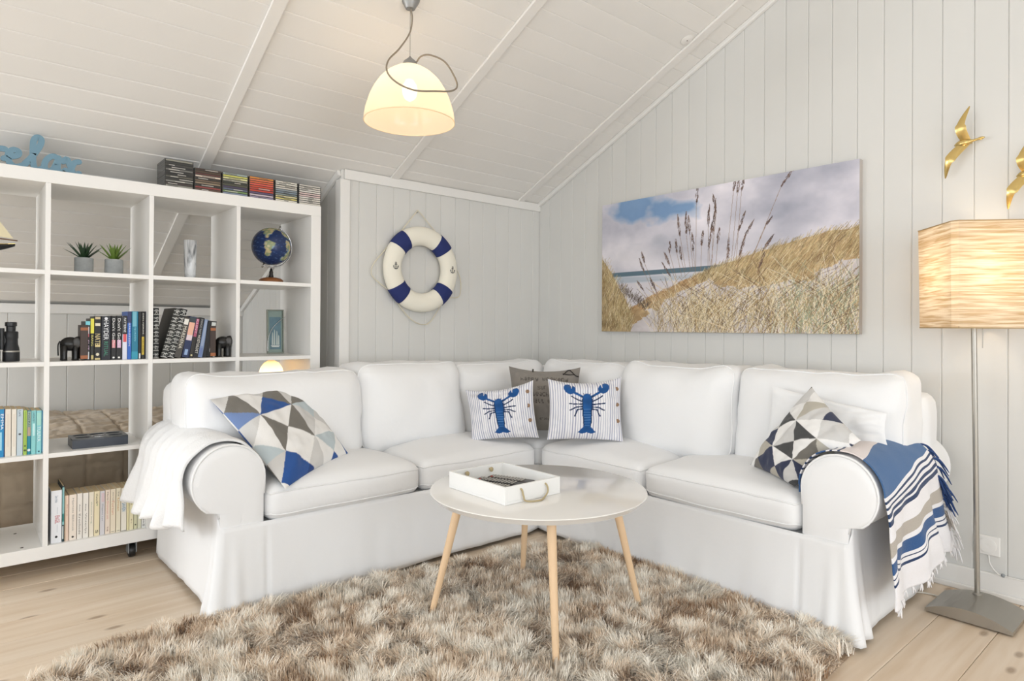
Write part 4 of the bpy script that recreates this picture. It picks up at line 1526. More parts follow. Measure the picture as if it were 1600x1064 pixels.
def tri_pattern(U, V, S, cells, seed, weights, off=(0, 0)):
    r_ = random.Random(seed)
    tab = {}
    out = np.zeros((len(U), 3))
    for k in range(len(U)):
        a, b_ = (U[k] + 1) / 2 * cells + off[0], (V[k] + 1) / 2 * cells + off[1]
        i, j = math.floor(a), math.floor(b_)
        f, e = a - i - .5, b_ - j - .5
        t_ = (0 if f > abs(e) else 1 if e > abs(f) else 2 if -f > abs(e) else 3)
        key = (i, j, t_, S[k] > 0)
        if key not in tab:
            prev = {tab.get((i, j, (t_ + 1) % 4, S[k] > 0)), tab.get((i, j, (t_ + 3) % 4, S[k] > 0))}
            while True:
                c = r_.choice(weights)
                if c not in prev:
                    break
            tab[key] = c
        out[k] = lin(PAL[tab[key]])
    return out


# geometric cushion on the left arm side
L_, B_, R_, T_ = at_w(328, 624, 2.36), at_w(446, 764, 2.20), at_w(544, 708, 2.60), at_w(460, 594, 2.76)
g, U, V, S, nn = pillow_mesh(L_, T_, R_, B_, .12, 150, .006, 4, .05)
col = tri_pattern(U, V, S, 2.6, 21, 'wwwwlllbbnpcg', (.5, .35))
tag(build('cushion', g, FAB, None, smooth=True, col=col), 'square cushion with bright blue, grey and white triangles leaning on the sofa arm', 'cushion', 'sofa cushions')
# geometric cushion at the right arm
L_, B_, R_, T_ = at_w(1172, 727, 2.43), Vector((2.0, .80, .43)), at_w(1345, 688, 2.05), at_w(1268, 604, 2.33)
g, U, V, S, nn = pillow_mesh(L_, T_, R_, B_, .13, 150, .006, 9, .04)
col = tri_pattern(U, V, S, 2.6, 5, 'wwwllssggdkk', (.2, .45))
tag(build('cushion', g, FAB, None, smooth=True, col=col), 'square cushion with charcoal, beige and white triangles beside the striped throw', 'cushion', 'sofa cushions')
# plain white cushion behind it
TL, TR, BR, BL = at_w(1206, 602, 2.48), at_w(1386, 646, 2.17), at_w(1390, 704, 2.14), at_w(1190, 724, 2.47)
g, U, V, S, nn = pillow_mesh(TL, TR, BR, BL, .06, 40, .006, 14, .05)
tag(build('cushion', g, SOFA, None, smooth=True), 'plain white cushion tucked behind the charcoal and beige cushion', 'cushion', 'sofa cushions')


def seg_d(x, y, a, b_):
    ax_, ay = a
    bx, by = b_
    t_ = np.clip(((x - ax_) * (bx - ax_) + (y - ay) * (by - ay)) / ((bx - ax_) ** 2 + (by - ay) ** 2 + 1e-12), 0, 1)
    return np.hypot(x - ax_ - t_ * (bx - ax_), y - ay - t_ * (by - ay)), t_


def ell(x, y, cx, cy, rx, ry, rot):
    c, s_ = math.cos(rot), math.sin(rot)
    X, Y = (x - cx) * c + (y - cy) * s_, -(x - cx) * s_ + (y - cy) * c
    return (X / rx) ** 2 + (Y / ry) ** 2 < 1


def inpoly(x, y, P_):
    r_ = np.zeros(len(x), bool)
    for (x0, y0), (x1, y1) in zip(P_, P_[1:] + P_[:1]):
        if y0 == y1:
            continue
        r_ ^= ((y0 > y) != (y1 > y)) & (x < (x1 - x0) * (y - y0) / (y1 - y0) + x0)
    return r_


def lobster(U, V, S):
    """blue lobster print on ticking stripes, u right, v up"""
    out = np.tile(linA([.93, .925, .93]), (len(U), 1))
    st = np.abs(((U + 3) / .068) % 1 - .5) < .16
    out[st] = linA([.62, .63, .72])
    x, y = U * 1.0, V * 1.0 - .02
    dark, mid, lite = linA([.10, .19, .33]), linA([.13, .32, .55]), linA([.30, .48, .68])
    m = np.zeros(len(U), bool)
    thin = np.zeros(len(U), bool)
    for sgn in (-1, 1):
        for k, (yy, L1, d1, d2) in enumerate([(.10, .34, .10, .17), (.02, .40, .02, .00), (-.05, .38, -.02, -.14), (-.12, .30, -.02, -.26)]):
            pa = (sgn * .11, yy)
            pb = (sgn * (.08 + L1 * .62), yy + d1)
            pc = (sgn * (.08 + L1 * (1.0 if k < 3 else .85)), yy + d2 + .04)
            for a_, b2 in ((pa, pb), (pb, pc)):
                d, _ = seg_d(x, y, a_, b2)
                thin |= d < .02
        d, t_ = seg_d(x, y, (sgn * .07, .24), (sgn * .36, .46))
        m |= d < .035 + .02 * np.abs(t_ - .5)
        claw = ell(x, y, sgn * .47, .60, .155, .215, -sgn * .30)
        notch = inpoly(x, y, [(sgn * .36, .90), (sgn * .42, .60), (sgn * .45, .90)])
        m |= claw & ~notch
        d, _ = seg_d(x, y, (sgn * .03, .30), (sgn * .10, .40))
        thin |= d < .010
    m |= ell(x, y, 0, .10, .15, .30, 0)
    taper = .145 - .045 * np.clip((-y) / .7, 0, 1)
    m |= (np.abs(x) < taper) & (y < .1) & (y > -.66)
    m |= inpoly(x, y, [(-.06, -.62), (-.24, -.84), (-.12, -.88), (0, -.84), (.12, -.88), (.24, -.84), (.06, -.62)])
    out[thin] = dark
    nv = np.array([noise.noise(Vector((a * 5, b_ * 5, 2))) for a, b_ in zip(x, y)])
    body = mid[None] * (1 + .35 * nv[:, None])
    out[m] = body[m]
    seg = m & (y < -.06) & (y > -.64) & (np.abs((y / .085) % 1 - .5) < .13) & (np.abs(x) < taper * .95)
    out[seg] = lite
    edge = m & ~((np.abs(x) < taper - .03) | ell(x, y, 0, .10, .09, .24, 0)) & (y < .3) & (y > -.64)
    out[edge] = dark
    out[S < 0] = linA([.93, .925, .93])
    return out


BTN = mat('coconut_button', '#8d6f55', .5)


def lobster_cushion(label, TL, TR, BR, BL, seed):
    g, U, V, S, nn = pillow_mesh(TL, TR, BR, BL, .11, 170, .006, seed, .06, sag=.018)
    keep = np.array(g.v)
    t = thing('cushion', label, 'cushion', tuple(Vector(((TL + TR + BR + BL) / 4).to_tuple()) - Vector((0, 0, .14))), 0, 'sofa cushions')
    build('cover', g, FAB, t, smooth=True, col=lobster(U * 1.02, V, S))
    n = 171
    for v in (.60, .08, -.42):
        k = int(np.argmin((U - .86) ** 2 + (V - v) ** 2 + (S < 0) * 9))
        p = Vector(keep[k])
        build('button', G().lathe([(0, 0), (.0085, 0), (.0092, .0015), (.0085, .003), (.006, .0022), (0, .002)], p + nn * .001, 16, axis=nn), BTN, t, smooth=True)
    return t


lobster_cushion('striped lobster cushion between the grey cushion and the sofa run below the life ring', at_w(727, 609, 3.12), at_w(833, 594, 3.02), at_w(842, 684, 2.96), at_w(737, 689, 2.98), 3)
lobster_cushion('striped lobster cushion between the grey cushion and the sofa run below the canvas picture', at_w(856, 592, 2.98), at_w(971, 589, 3.02), at_w(974, 690, 2.90), at_w(855, 687, 2.88), 6)

# grey bag cushion with lettering
FONT5 = {'a': '01110,00001,01111,10001,01111', 'b': '10000,10000,11110,10001,11110', 'c': '01111,10000,10000,10000,01111', 'd': '00001,00001,01111,10001,01111',
         'e': '01110,10001,11111,10000,01110', 'h': '10000,10000,11110,10001,10001', 'k': '10001,10010,11100,10010,10001', 'l': '01000,01000,01000,01000,00110',
         'n': '11110,10001,10001,10001,10001', 'p': '11110,10001,11110,10000,10000', 'r': '10111,11000,10000,10000,10000', 's': '01111,10000,01110,00001,11110',
         't': '01000,11100,01000,01000,00110', 'u': '10001,10001,10001,10001,01111', 'w': '10001,10101,10101,10101,01010', 'y': '10001,10001,01111,00001,01110',
         '&': '01100,10010,01101,10010,01101', ' ': '00000,00000,00000,00000,00000', 'i': '00100,00000,00100,00100,00100', 'o': '01110,10001,10001,10001,01110'}


def text_mask(U, V, s_, u0, v0, cw, chh):
    m = np.zeros(len(U), bool)
    for i, ch in enumerate(s_):
        rows_ = FONT5[ch].split(',')
        a = ((U - u0 - i * cw * 1.25) / cw * 5)
        b_ = ((v0 - V) / chh * 5)
        for r_ in range(5):
            for c in range(5):
                if rows_[r_][c] == '1':
                    m |= (a >= c) & (a < c + 1) & (b_ >= r_) & (b_ < r_ + 1)
    return m


TL, TR, BR, BL = at_w(795, 572, 3.30), at_w(907, 574, 3.22), at_w(902, 676, 3.10), at_w(802, 674, 3.14)
g, U, V, S, nn = pillow_mesh(TL, TR, BR, BL, .12, 150, .007, 12, .05, sag=.018)
col = np.tile(lin('#87817a'), (len(U), 1))
tm = text_mask(U, V, 'happy weekend', -.66, .60, .085, .13) | text_mask(U, V, 'sun', -.16, .28, .075, .12) | text_mask(U, V, 'beach &', -.30, .08, .075, .12) | text_mask(U, V, 'salt water', -.34, -.12, .075, .12)
tm |= text_mask(U, V, 'enjoy life'.replace('j', 'i').replace('f', 't'), -.12, -.66, .045, .06)
col[tm & (S > 0)] = lin('#4a4541')
t = thing('cushion', 'grey linen bag cushion with dark lettering between the lobster cushions', 'cushion', tuple((TL + TR + BR + BL) / 4 - Vector((0, 0, .16))), 0, 'sofa cushions')
build('cover', g, FAB, t, smooth=True, col=col)
DK = mat('dark_cord', '#2e2a27', .8)
k = int(np.argmin((U - .72) ** 2 + (V - .80) ** 2 + (S < 0) * 9))
p = Vector(g.v[k]) + nn * .006
build('drawstring', G().tube(catmull([p - CR * .03 - CU * .012, p + CU * .012, p + CR * .03 - CU * .014, p + CR * .048 - CU * .02], 6), .0025, 6), DK, t, smooth=True)
build('drawstring', G().tube(catmull([p - CR * .032 - CU * .006, p + nn * .004 - CU * .012, p + CR * .03 - CU * .010], 6), .0025, 6), DK, t, smooth=True)
k = int(np.argmin((U + .30) ** 2 + (V - .93) ** 2 + (S < 0) * 9))
p = Vector(g.v[k])
build('tie', G().tube([p + CU * .012, p + nn * .004 - CU * .004, p - CU * .02 + nn * .006], .004, 6), DK, t, smooth=True)

# ------------------------------------------------------------------ throws


def drape_profile(face_s, off, drop_out, drop_in, n_arc=26):
    """polyline (s,z) over a rolled arm: from inside, over the scroll, down outside"""
    P_ = []
    for i in range(6):
        P_.append((-off, cz0 - drop_in + drop_in * i / 6))
    for i in range(n_arc + 1):
        a = PI * i / n_arc
        P_.append((cs0 - (rr + off) * math.cos(a), cz0 + (rr + off) * math.sin(a)))
    for i in range(1, 15):
        P_.append((cs0 + rr + off, cz0 - drop_out * i / 14))
    return P_


# white throw over the left arm
NU = 110
pts = []
xa, xb2 = .14, .765
for i in range(NU + 1):
    u = i / NU
    x = xa + (xb2 - xa) * u
    drop = .165 + .05 * smoothstep(.25, .0, u) * 0 + .02 * math.sin(u * 5) + (.03 if .62 < u < .86 else 0) * math.sin((u - .62) / .24 * PI)
    P_ = drape_profile(0, .010, float(drop), .055)
    colp = []
    m = len(P_)
    for j, (s_, z_) in enumerate(P_):
        hang = max(0, (j - (m - 15)) / 14)
        fold = .016 * math.sin(u * 30 + .6 * math.sin(u * 9)) * hang + .004 * math.sin(u * 46) * (1 if 8 < j else .3)
        fold += .010 * noise.noise(Vector((u * 6, j * .12, 4))) * (.3 + hang)
        flare = .035 * hang * (1 - u) + .012 * hang
        xx = x + (-.045 * hang * (1 - u)) + .02 * hang * math.sin(u * 7)
        colp.append(Vector((xx, AL - (s_ + fold + flare + .006), z_ + (.004 + .006 * noise.noise(Vector((u * 5, j * .3, 8)))) * (1 - hang))))
    pts.append(colp)
tag(build('throw_blanket', G().grid(pts), THROWW, None, smooth=True, solid=.008), 'plain white throw draped over a rolled sofa arm', 'throw', 'sofa throws')

# striped throw with tassels over the right arm
NU, n_arc = 120, 40
stripes = []   # (length fraction bounds along the drape, colour)
BLU, WHT, BEI, NVY = '#3d5f8d', '#f0eef0', '#b9b1a7', '#2b3f63'


SEQ = [(0, BLU), (.075, WHT), (.09, NVY), (.10, WHT), (.115, NVY), (.125, WHT), (.14, NVY), (.15, WHT),
       (.165, BLU), (.20, WHT), (.213, NVY), (.222, WHT), (.235, NVY), (.244, '#e9dfdc'), (.315, '#4a6c98'),
       (.445, WHT), (.456, NVY), (.464, WHT), (.476, NVY), (.484, WHT), (.496, NVY), (.504, WHT), (.514, NVY),
       (.528, WHT), (.575, BEI), (.62, WHT), (.636, '#3a5c8c'), (.672, WHT), (.684, NVY), (.690, WHT), (.702, NVY), (.708, WHT)]
STRIPE = mat('striped_throw_fabric', attr=True, rough=.95, bump=(260, .5), sheen=.2, spec=.15)
nt = STRIPE.node_tree
sx_n = nt.nodes.new('ShaderNodeSeparateColor')
cr_n = nt.nodes.new('ShaderNodeValToRGB')
cr_n.color_ramp.interpolation = 'CONSTANT'
els = cr_n.color_ramp.elements
els[0].position, els[0].color = 0, (*lin(SEQ[0][1]), 1)
els[1].position, els[1].color = SEQ[1][0], (*lin(SEQ[1][1]), 1)
for a_, c_ in SEQ[2:]:
    e_ = els.new(a_)
    e_.color = (*lin(c_), 1)
at_n = [q for q in nt.nodes if q.type == 'ATTRIBUTE'][0]
nt.links.new(at_n.outputs['Color'], sx_n.inputs[0])
nt.links.new(sx_n.outputs[0], cr_n.inputs[0])
nt.links.new(cr_n.outputs[0], nt.nodes['Principled BSDF'].inputs['Base Color'])


pts, cl = [], []
ya, yb2 = SY + .012, 1.24
for i in range(NU + 1):
    u = i / NU
    y = ya + (yb2 - ya) * u
    P_ = []
    for k in range(16):
        P_.append((-.012, .425 + (cz0 - .425) * k / 16))
    for k in range(n_arc + 1):
        a = PI * k / n_arc
        P_.append((cs0 - (rr + .012) * math.cos(a), cz0 + (rr + .012) * math.sin(a)))
    drop = .335 - .06 * u - .02 * math.cos(u * 9)
    for k in range(1, 71):
        P_.append((cs0 + rr + .012, cz0 - drop * k / 70))
    colp = []
    d = .03 + .06 * u
    last = None
    m = len(P_)
    for j, (s_, z_) in enumerate(P_):
        hang = max(0, (j - (m - 71)) / 70)
        fold = (.022 * math.sin(u * 11 + 1.2) + .010 * math.sin(u * 27 + 1)) * hang ** .7
        fold += .012 * noise.noise(Vector((u * 5, j * .05, 14))) * (.25 + hang)
        yy = y + hang * (.16 * u - .03 * (1 - u) + .012 * math.sin(u * 19))
        colp.append(Vector((AR + s_ + fold + .012 * hang, yy, z_ + .004 + .005 * noise.noise(Vector((u * 6, j * .1, 3))))))
        if last:
            d += math.hypot(s_ - last[0], z_ - last[1])
        last = (s_, z_)
        wob = .012 * noise.noise(Vector((u * 4, j * .03, 21))) + .022 * math.sin(u * 11 + .6) * hang
        cl.append(((d + wob + (u - .5) * .03), 0, 0))
    pts.append(colp)
bt = thing('throw_blanket', 'blue, beige and white striped throw with tassels on a sofa arm', 'throw', (AR + .25, 1.0, .1), 0, 'sofa throws')
build('cloth', G().grid(pts), STRIPE, bt, smooth=True, solid=.004, col=np.array(cl))
TAS = [mat('tassel_blue', '#2c4677', .95), mat('tassel_white', '#eceaea', .95), mat('tassel_beige', '#a9a198', .95)]
r_ = random.Random(5)
m = len(pts[0])
for j in range(17, m - 2, 3):
    base = pts[-1][j]
    far = pts[-2][j]
    dirn = (base - far).normalized()
    hang = max(0, (j - (m - 71)) / 70)
    blue = 34 < j < 78
    mt = TAS[0] if blue else (TAS[2] if 86 < j < 96 else TAS[1])
    g = G()
    for q in range(3):
        jit = Vector((r_.uniform(-.006, .014), r_.uniform(-.004, .006), r_.uniform(-.006, .006)))
        e = base + dirn * .014 + Vector((.006, .0, -.010)) + jit
        f_ = e + dirn * .008 * r_.uniform(.2, 1.2) + Vector((.014 * (1 - hang) + .002, .0, -.034 - r_.uniform(0, .014))) + jit
        g.tube(catmull([base, e, f_], 4), [.0034, .0034, .0034, .0034, .003, .003, .0026, .002, .0012], 5)
    build('tassel', g, mt, bt, smooth=True, kind='stuff')
for i in range(4, NU, 5):
    base = pts[i][-1]
    g = G()
    for q in range(3):
        jit = Vector((r_.uniform(-.004, .004), r_.uniform(-.006, .006), 0))
        g.tube(catmull([base, base + Vector((.002, 0, -.010)) + jit, base + Vector((.002, 0, -.022)) + jit * 2], 3), [.003, .003, .003, .0026, .002, .0016, .001], 5)
    build('tassel', g, TAS[1], bt, smooth=True, kind='stuff')

# ------------------------------------------------------------------ rug
RUGO = [(.80, -1.00), (.80, -.80), (.86, -.45), (.90, 0.0), (.99, .40), (1.06, .66), (1.12, .705), (1.6, .715), (2.10, .700), (2.24, .66), (2.25, .40), (2.22, -.5), (2.18, -1.42), (2.0, -1.50), (1.2, -1.36), (.92, -1.22)]


def rug_in(x, y):
    return inpoly(x, y, RUGO)


rug = thing('shag_rug', 'beige brown long pile shag rug under the coffee table', 'rug', (1.55, -.35, 0))
g = G().prism(RUGO, (0, 0, 0.001), (1, 0, 0), (0, 1, 0), (0, 0, .010))
build('backing', g, mat('rug_backing', '#8d7862', .95), rug)
NT = 30000
bx = rng.uniform(.74, 2.3, NT * 2)
by = rng.uniform(-1.52, .74, NT * 2)
ok = rug_in(bx, by)
bx, by = bx[ok][:NT], by[ok][:NT]
NT = len(bx)


def vnoise(x, y, sc, seed):
    """smooth value noise"""
    r_ = np.random.default_rng(seed)
    tab = r_.uniform(-1, 1, (64, 64))
    X, Y = x * sc + 100, y * sc + 100
    i, j = np.floor(X).astype(int), np.floor(Y).astype(int)
    f, e = X - i, Y - j
    f, e = f * f * (3 - 2 * f), e * e * (3 - 2 * e)
    A = lambda a, c: tab[a % 64, c % 64]
    return (A(i, j) * (1 - f) + A(i + 1, j) * f) * (1 - e) + (A(i, j + 1) * (1 - f) + A(i + 1, j + 1) * f) * e


ang = vnoise(bx, by, 7, 1) * 3.0 + vnoise(bx, by, 23, 2) * 3.4
lean = .55 + .45 * vnoise(bx, by, 9, 3)
clump = .55 * vnoise(bx, by, 6, 4) + .9 * vnoise(bx, by, 24, 5) + .1
NB = 10
K = NT * NB
px_ = np.repeat(bx, NB) + rng.normal(0, .0045, K)
py_ = np.repeat(by, NB) + rng.normal(0, .0045, K)
an = np.repeat(ang, NB) + rng.normal(0, .55, K)
le = np.clip(np.repeat(lean, NB) + rng.normal(0, .25, K), .05, 1.5)
ln = rng.uniform(.034, .056, K) * (1 + .15 * np.repeat(clump, NB))
wd = rng.uniform(.0009, .0019, K)
dx, dy = np.cos(an), np.sin(an)
sx_, sy_ = -dy, dx
verts = np.zeros((K, 5, 3))
for q, (f, wq) in enumerate(((0.0, 1.0), (0.0, -1.0), (.6, 1.0), (.6, -1.0), (1.0, 0.0))):
    bend = le * (f ** 1.5)
    r_h = ln * np.sin(bend) * f
    verts[:, q, 0] = px_ + dx * r_h + sx_ * wd * wq * (1 - .3 * f)
    verts[:, q, 1] = py_ + dy * r_h + sy_ * wd * wq * (1 - .3 * f)
    verts[:, q, 2] = .008 + ln * f * np.cos(bend * .8)
ids = np.arange(K)[:, None] * 5
faces = np.concatenate([ids + np.array([[0, 1, 3]]), ids + np.array([[0, 3, 2]]), ids + np.array([[2, 3, 4]])], 1).reshape(-1, 3)
cA, cB, cC = linA([.60, .46, .33]), linA([.95, .87, .77]), linA([1.0, .97, .92])
tmix = np.clip(.60 + .60 * np.repeat(clump, NB) + rng.normal(0, .22, K), 0, 1)[:, None]
basec = np.where(tmix < .5, cA + (cB - cA) * tmix * 2, cB + (cC - cB) * (tmix - .5) * 2)
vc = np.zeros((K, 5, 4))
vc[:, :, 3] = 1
for q, sh_ in enumerate((.95, .95, 1.0, 1.0, 1.03)):  # root shading painted into the blade colours, tips slightly lighter
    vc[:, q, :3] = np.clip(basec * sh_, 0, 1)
me = bpy.data.meshes.new('pile')
me.vertices.add(K * 5)
me.vertices.foreach_set('co', (verts - np.array([1.55, -.35, 0])).astype(np.float32).ravel())
me.loops.add(len(faces) * 3)
me.loops.foreach_set('vertex_index', faces.astype(np.int32).ravel())
me.polygons.add(len(faces))
me.polygons.foreach_set('loop_start', np.arange(0, len(faces) * 3, 3, dtype=np.int32))
me.update(calc_edges=True)
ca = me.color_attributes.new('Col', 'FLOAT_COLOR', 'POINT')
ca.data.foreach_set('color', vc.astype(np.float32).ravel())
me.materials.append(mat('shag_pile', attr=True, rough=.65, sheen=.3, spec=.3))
pile = bpy.data.objects.new('pile', me)
COL.objects.link(pile)
pile.parent = rug
pile['kind'] = 'stuff'

# ------------------------------------------------------------------ coffee table
TC = Vector((1.463, .105, 0))
TZ, TR_ = .435, .357
tab = thing('coffee_table', 'round white coffee table with four splayed beech legs', 'table', tuple(TC))
g = G().lathe([(0, TZ - .021), (TR_ - .016, TZ - .021), (TR_ - .003, TZ - .006), (TR_, TZ - .003), (TR_ - .001, TZ - .0008), (TR_ - .003, TZ), (0, TZ)], tuple(TC), 96)
build('table_top', g, mat('white_lacquer_top', '#ece9e4', .16, coat=.3), tab, smooth=True, sharp=30)
for (fx, fy) in ((1.267, -.171), (1.759, -.099), (1.657, .387), (1.161, .309)):
    f = Vector((fx, fy, .0)) - TC
    d = f.normalized()
    top_ = TC + d * .255 + Vector((0, 0, TZ - .021))
    bot = TC + d * .352 + Vector((0, 0, .012))
    leg = build('leg', G().tube([bot, bot.lerp(top_, .02), bot.lerp(top_, .97), top_], [.0082, .0095, .0145, .0145], 20), PINE, tab, smooth=True, sharp=40)
    build('mounting_plate', G().lathe([(.03, -.003), (.03, 0)], top_, 20), STEEL, leg)

# white tray with rope handles
tray = thing('tray', 'white wooden tray with knotted rope handles on the coffee table', 'tray', (1.418, -.009, TZ))
x0, x1, y0, y1 = 1.276, 1.562, -.123, .109
TH, TT = .054, .008
TRW = mat('white_tray_paint', '#eeedea', .45)
build('tray_base', G().box((x0, y0, TZ + .001), (x1, y1, TZ + .009)), TRW, tray)
for a, c in (((x0, y0), (x1, y0 + TT)), ((x0, y1 - TT), (x1, y1)), ((x0, y0 + TT), (x0 + TT, y1 - TT)), ((x1 - TT, y0 + TT), (x1, y1 - TT))):
    build('tray_side', G().box((a[0], a[1], TZ + .009), (c[0], c[1], TZ + TH)), TRW, tray, bevel=.0008)
for sgn, xo, xi in ((1, x1, x1 - TT), (-1, x0, x0 + TT)):
    ya_, yb_3 = y0 + .062, y1 - .066
    pth = catmull([(xi - sgn * .006, ya_, TZ + .040), (xo + sgn * .005, ya_, TZ + .040), (xo + sgn * .009, ya_ + .004, TZ + .020), (xo + sgn * .012, ya_ + .012, TZ + .0045),
                   (xo + sgn * .030, (ya_ + yb_3) / 2, TZ + .0035), (xo + sgn * .012, yb_3 - .014, TZ + .0045), (xo + sgn * .010, yb_3 + .002, TZ + .020), (xo + sgn * .005, yb_3, TZ + .040), (xi - sgn * .006, yb_3, TZ + .040)], 6)
    build('rope_handle', G().tube(pth, .0028, 8), ROPE, tray, smooth=True)
    for yy in (ya_, yb_3):
        build('rope_knot', G().ellipsoid((xi - sgn * .010, yy, TZ + .040), (.007, .007, .0085), 12, 8), ROPE, tray, smooth=True)

# remote controls in the tray
RB = [mat('remote_button_grey', '#b8b4ae', .5), mat('remote_button_red', '#b0443c', .5)]


def remote(label, loc, rz, L_, W2, pitch, bodycol):
    t = thing('remote_control', label, 'remote control', loc, rz, 'remote controls in the tray')
    t.rotation_euler = (0, pitch, rz)
    b_ = mat('remote_' + bodycol.lstrip('#'), bodycol, .35)
    build('body', G().box((-L_ / 2, -W2 / 2, 0), (L_ / 2, W2 / 2, .016)), b_, t, local=True, bevel=.004, seg=3)
    nx = int(L_ / .015)
    for i in range(nx):
        for j in range(3):
            x_ = -L_ / 2 + .012 + i * (L_ - .04) / nx
            y_ = (j - 1) * W2 * .28
            build('button', G().box((x_, y_ - .004, .016), (x_ + .007, y_ + .004, .0185)), RB[1] if (i == 0 and j == 0) else RB[0], t, local=True, bevel=.001)
    return t


remote('black remote control in the tray between the grey and the slim one', (1.394, .0, TZ + .0092), math.radians(20), .175, .045, 0, '#1a1a1c')
remote('dark grey remote control in the tray beside the black one', (1.388, .050, TZ + .0092), math.radians(20), .165, .042, 0, '#3a3634')
remote('slim glossy black remote control, narrowest of the three in the tray', (1.425, -.043, TZ + .0092), math.radians(20), .15, .035, 0, '#101012')

# ------------------------------------------------------------------ floor lamp
PX, PY_ = 2.393, 1.337
lamp = thing('floor_lamp', 'floor lamp with square crinkled shade and nickel pole', 'lamp', (PX, PY_, 0))
g = G()
bx0, bx1, by0, by1 = 2.285, 2.528, 1.155, 1.372
n = 16
for i in range(n):
    a, c = i / n, (i + 1) / n
    za, zb = [.016 + .030 * (1 - (2 * q - 1) ** 2) for q in (a, c)]
    xa_, xc_ = bx0 + (bx1 - bx0) * a, bx0 + (bx1 - bx0) * c
    g.hexa([(xa_, by0, .006), (xc_, by0, .006), (xc_, by1, .006), (xa_, by1, .006), (xa_, by0, za), (xc_, by0, zb), (xc_, by1, zb), (xa_, by1, za)])
vv, ff = {}, []
build('base', g, STEEL, lamp, smooth=False)
for (a, c) in ((bx0 + .03, by0 + .03), (bx1 - .03, by0 + .03), (bx0 + .03, by1 - .03), (bx1 - .03, by1 - .03)):
    build('rubber_foot', G().cyl((a, c, 0), (a, c, .006), .01, .01, 12), BLACK, lamp)
LT = Vector((PX - .012, PY_ - .014, 1.20))
build('pole', G().tube([(PX, PY_, .03), LT], .0085, 20), STEEL, lamp, smooth=True, sharp=40)
build('collar', G().lathe([(.014, .040), (.014, .048), (.0095, .052)], (PX, PY_, 0), 20), STEEL, lamp, smooth=True, sharp=40)
SHC = Vector((LT.x, LT.y, 0))
near = math.radians(-94)
SZ0, SZ1, SR = .975, 1.332, .193
ring = []
for k in range(4):
    a = near + k * PI / 2
    for s_ in (-.10, -.04, 0.04, .10):
        rr2 = SR * (.975 - abs(s_) * .9 + .06 * (.10 - abs(s_)))
        q = Vector((math.cos(a), math.sin(a), 0)) * (SR - abs(s_) * .30 - .012) + Vector((-math.sin(a), math.cos(a), 0)) * s_ * .28
        ring.append(q)
prof = [SHC + q for q in ring]
pts = []
for q in prof + [prof[0]]:
    pts.append([Vector((SHC.x + (q.x - SHC.x) * (1 - .035 * (1 - t_ / 12)), SHC.y + (q.y - SHC.y) * (1 - .035 * (1 - t_ / 12)), SZ0 + (SZ1 - SZ0) * t_ / 12)) for t_ in range(13)])
SHD = bpy.data.materials.new('crinkled_paper_shade')
SHD.use_nodes = True
nt = SHD.node_tree
nt.nodes.remove(nt.nodes['Principled BSDF'])
tcn = nt.nodes.new('ShaderNodeTexCoord')
mpn = nt.nodes.new('ShaderNodeMapping'); mpn.inputs['Scale'].default_value = (5, 5, 90)
nzn = nt.nodes.new('ShaderNodeTexNoise'); nzn.inputs['Scale'].default_value = 1.5; nzn.inputs['Detail'].default_value = 4; nzn.inputs['Distortion'].default_value = .5
nt.links.new(tcn.outputs['Object'], mpn.inputs[0]); nt.links.new(mpn.outputs[0], nzn.inputs['Vector'])
crn = nt.nodes.new('ShaderNodeValToRGB')
crn.color_ramp.elements[0].position, crn.color_ramp.elements[0].color = .35, (*lin('#cdb28c'), 1)
crn.color_ramp.elements[1].position, crn.color_ramp.elements[1].color = .62, (*lin('#f6ead6'), 1)
nt.links.new(nzn.outputs['Fac'], crn.inputs[0])
bpn = nt.nodes.new('ShaderNodeBump'); bpn.inputs['Strength'].default_value = .6; bpn.inputs['Distance'].default_value = .004
nt.links.new(nzn.outputs['Fac'], bpn.inputs['Height'])
trn = nt.nodes.new('ShaderNodeBsdfTranslucent'); dif = nt.nodes.new('ShaderNodeBsdfDiffuse')
for q in (trn, dif):
    nt.links.new(crn.outputs[0], q.inputs[0]); nt.links.new(bpn.outputs[0], q.inputs['Normal'])
mxs = nt.nodes.new('ShaderNodeMixShader'); mxs.inputs[0].default_value = .5
nt.links.new(trn.outputs[0], mxs.inputs[1]); nt.links.new(dif.outputs[0], mxs.inputs[2])
nt.links.new(mxs.outputs[0], nt.nodes['Material Output'].inputs[0])
build('lamp_shade', G().grid(pts), SHD, lamp, smooth=True, sharp=25)
for t_ in (0, 12):
    build('shade_ring', G().tube([r_c[t_] for r_c in pts[:-1]], .002, 6, closed=True), mat('shade_wire', '#b59a70', .6), lamp)
g = G()
for k in range(4):
    q = pts[k * 4 + 2][0]
    g.tube([SHC + Vector((0, 0, SZ0 + .06)), q + Vector((0, 0, .002))], .0018, 6)
build('spider', g, STEEL, lamp)
build('socket', G().cyl(SHC + Vector((0, 0, 1.08)), SHC + Vector((0, 0, 1.14)), .016, .018, 16), TRIM, lamp, smooth=True, sharp=40)
build('bulb', G().ellipsoid(SHC + Vector((0, 0, 1.175)), (.028, .028, .036), 16, 12), lit_bulb('lit_warm_bulb', (1, .78, .5), 6), lamp, smooth=True)
pc = at_w(1535.5, 505, 2.16)
build('pull_cord', G().tube([Vector((pc.x, pc.y, SZ0 + .05)), Vector((pc.x, pc.y, .907))], .0016, 6), STEEL, lamp)
bulb_light('lamp_bulb_light', SHC + Vector((0, 0, 1.165)), 2.0, (1, .80, .56), .05, lamp)

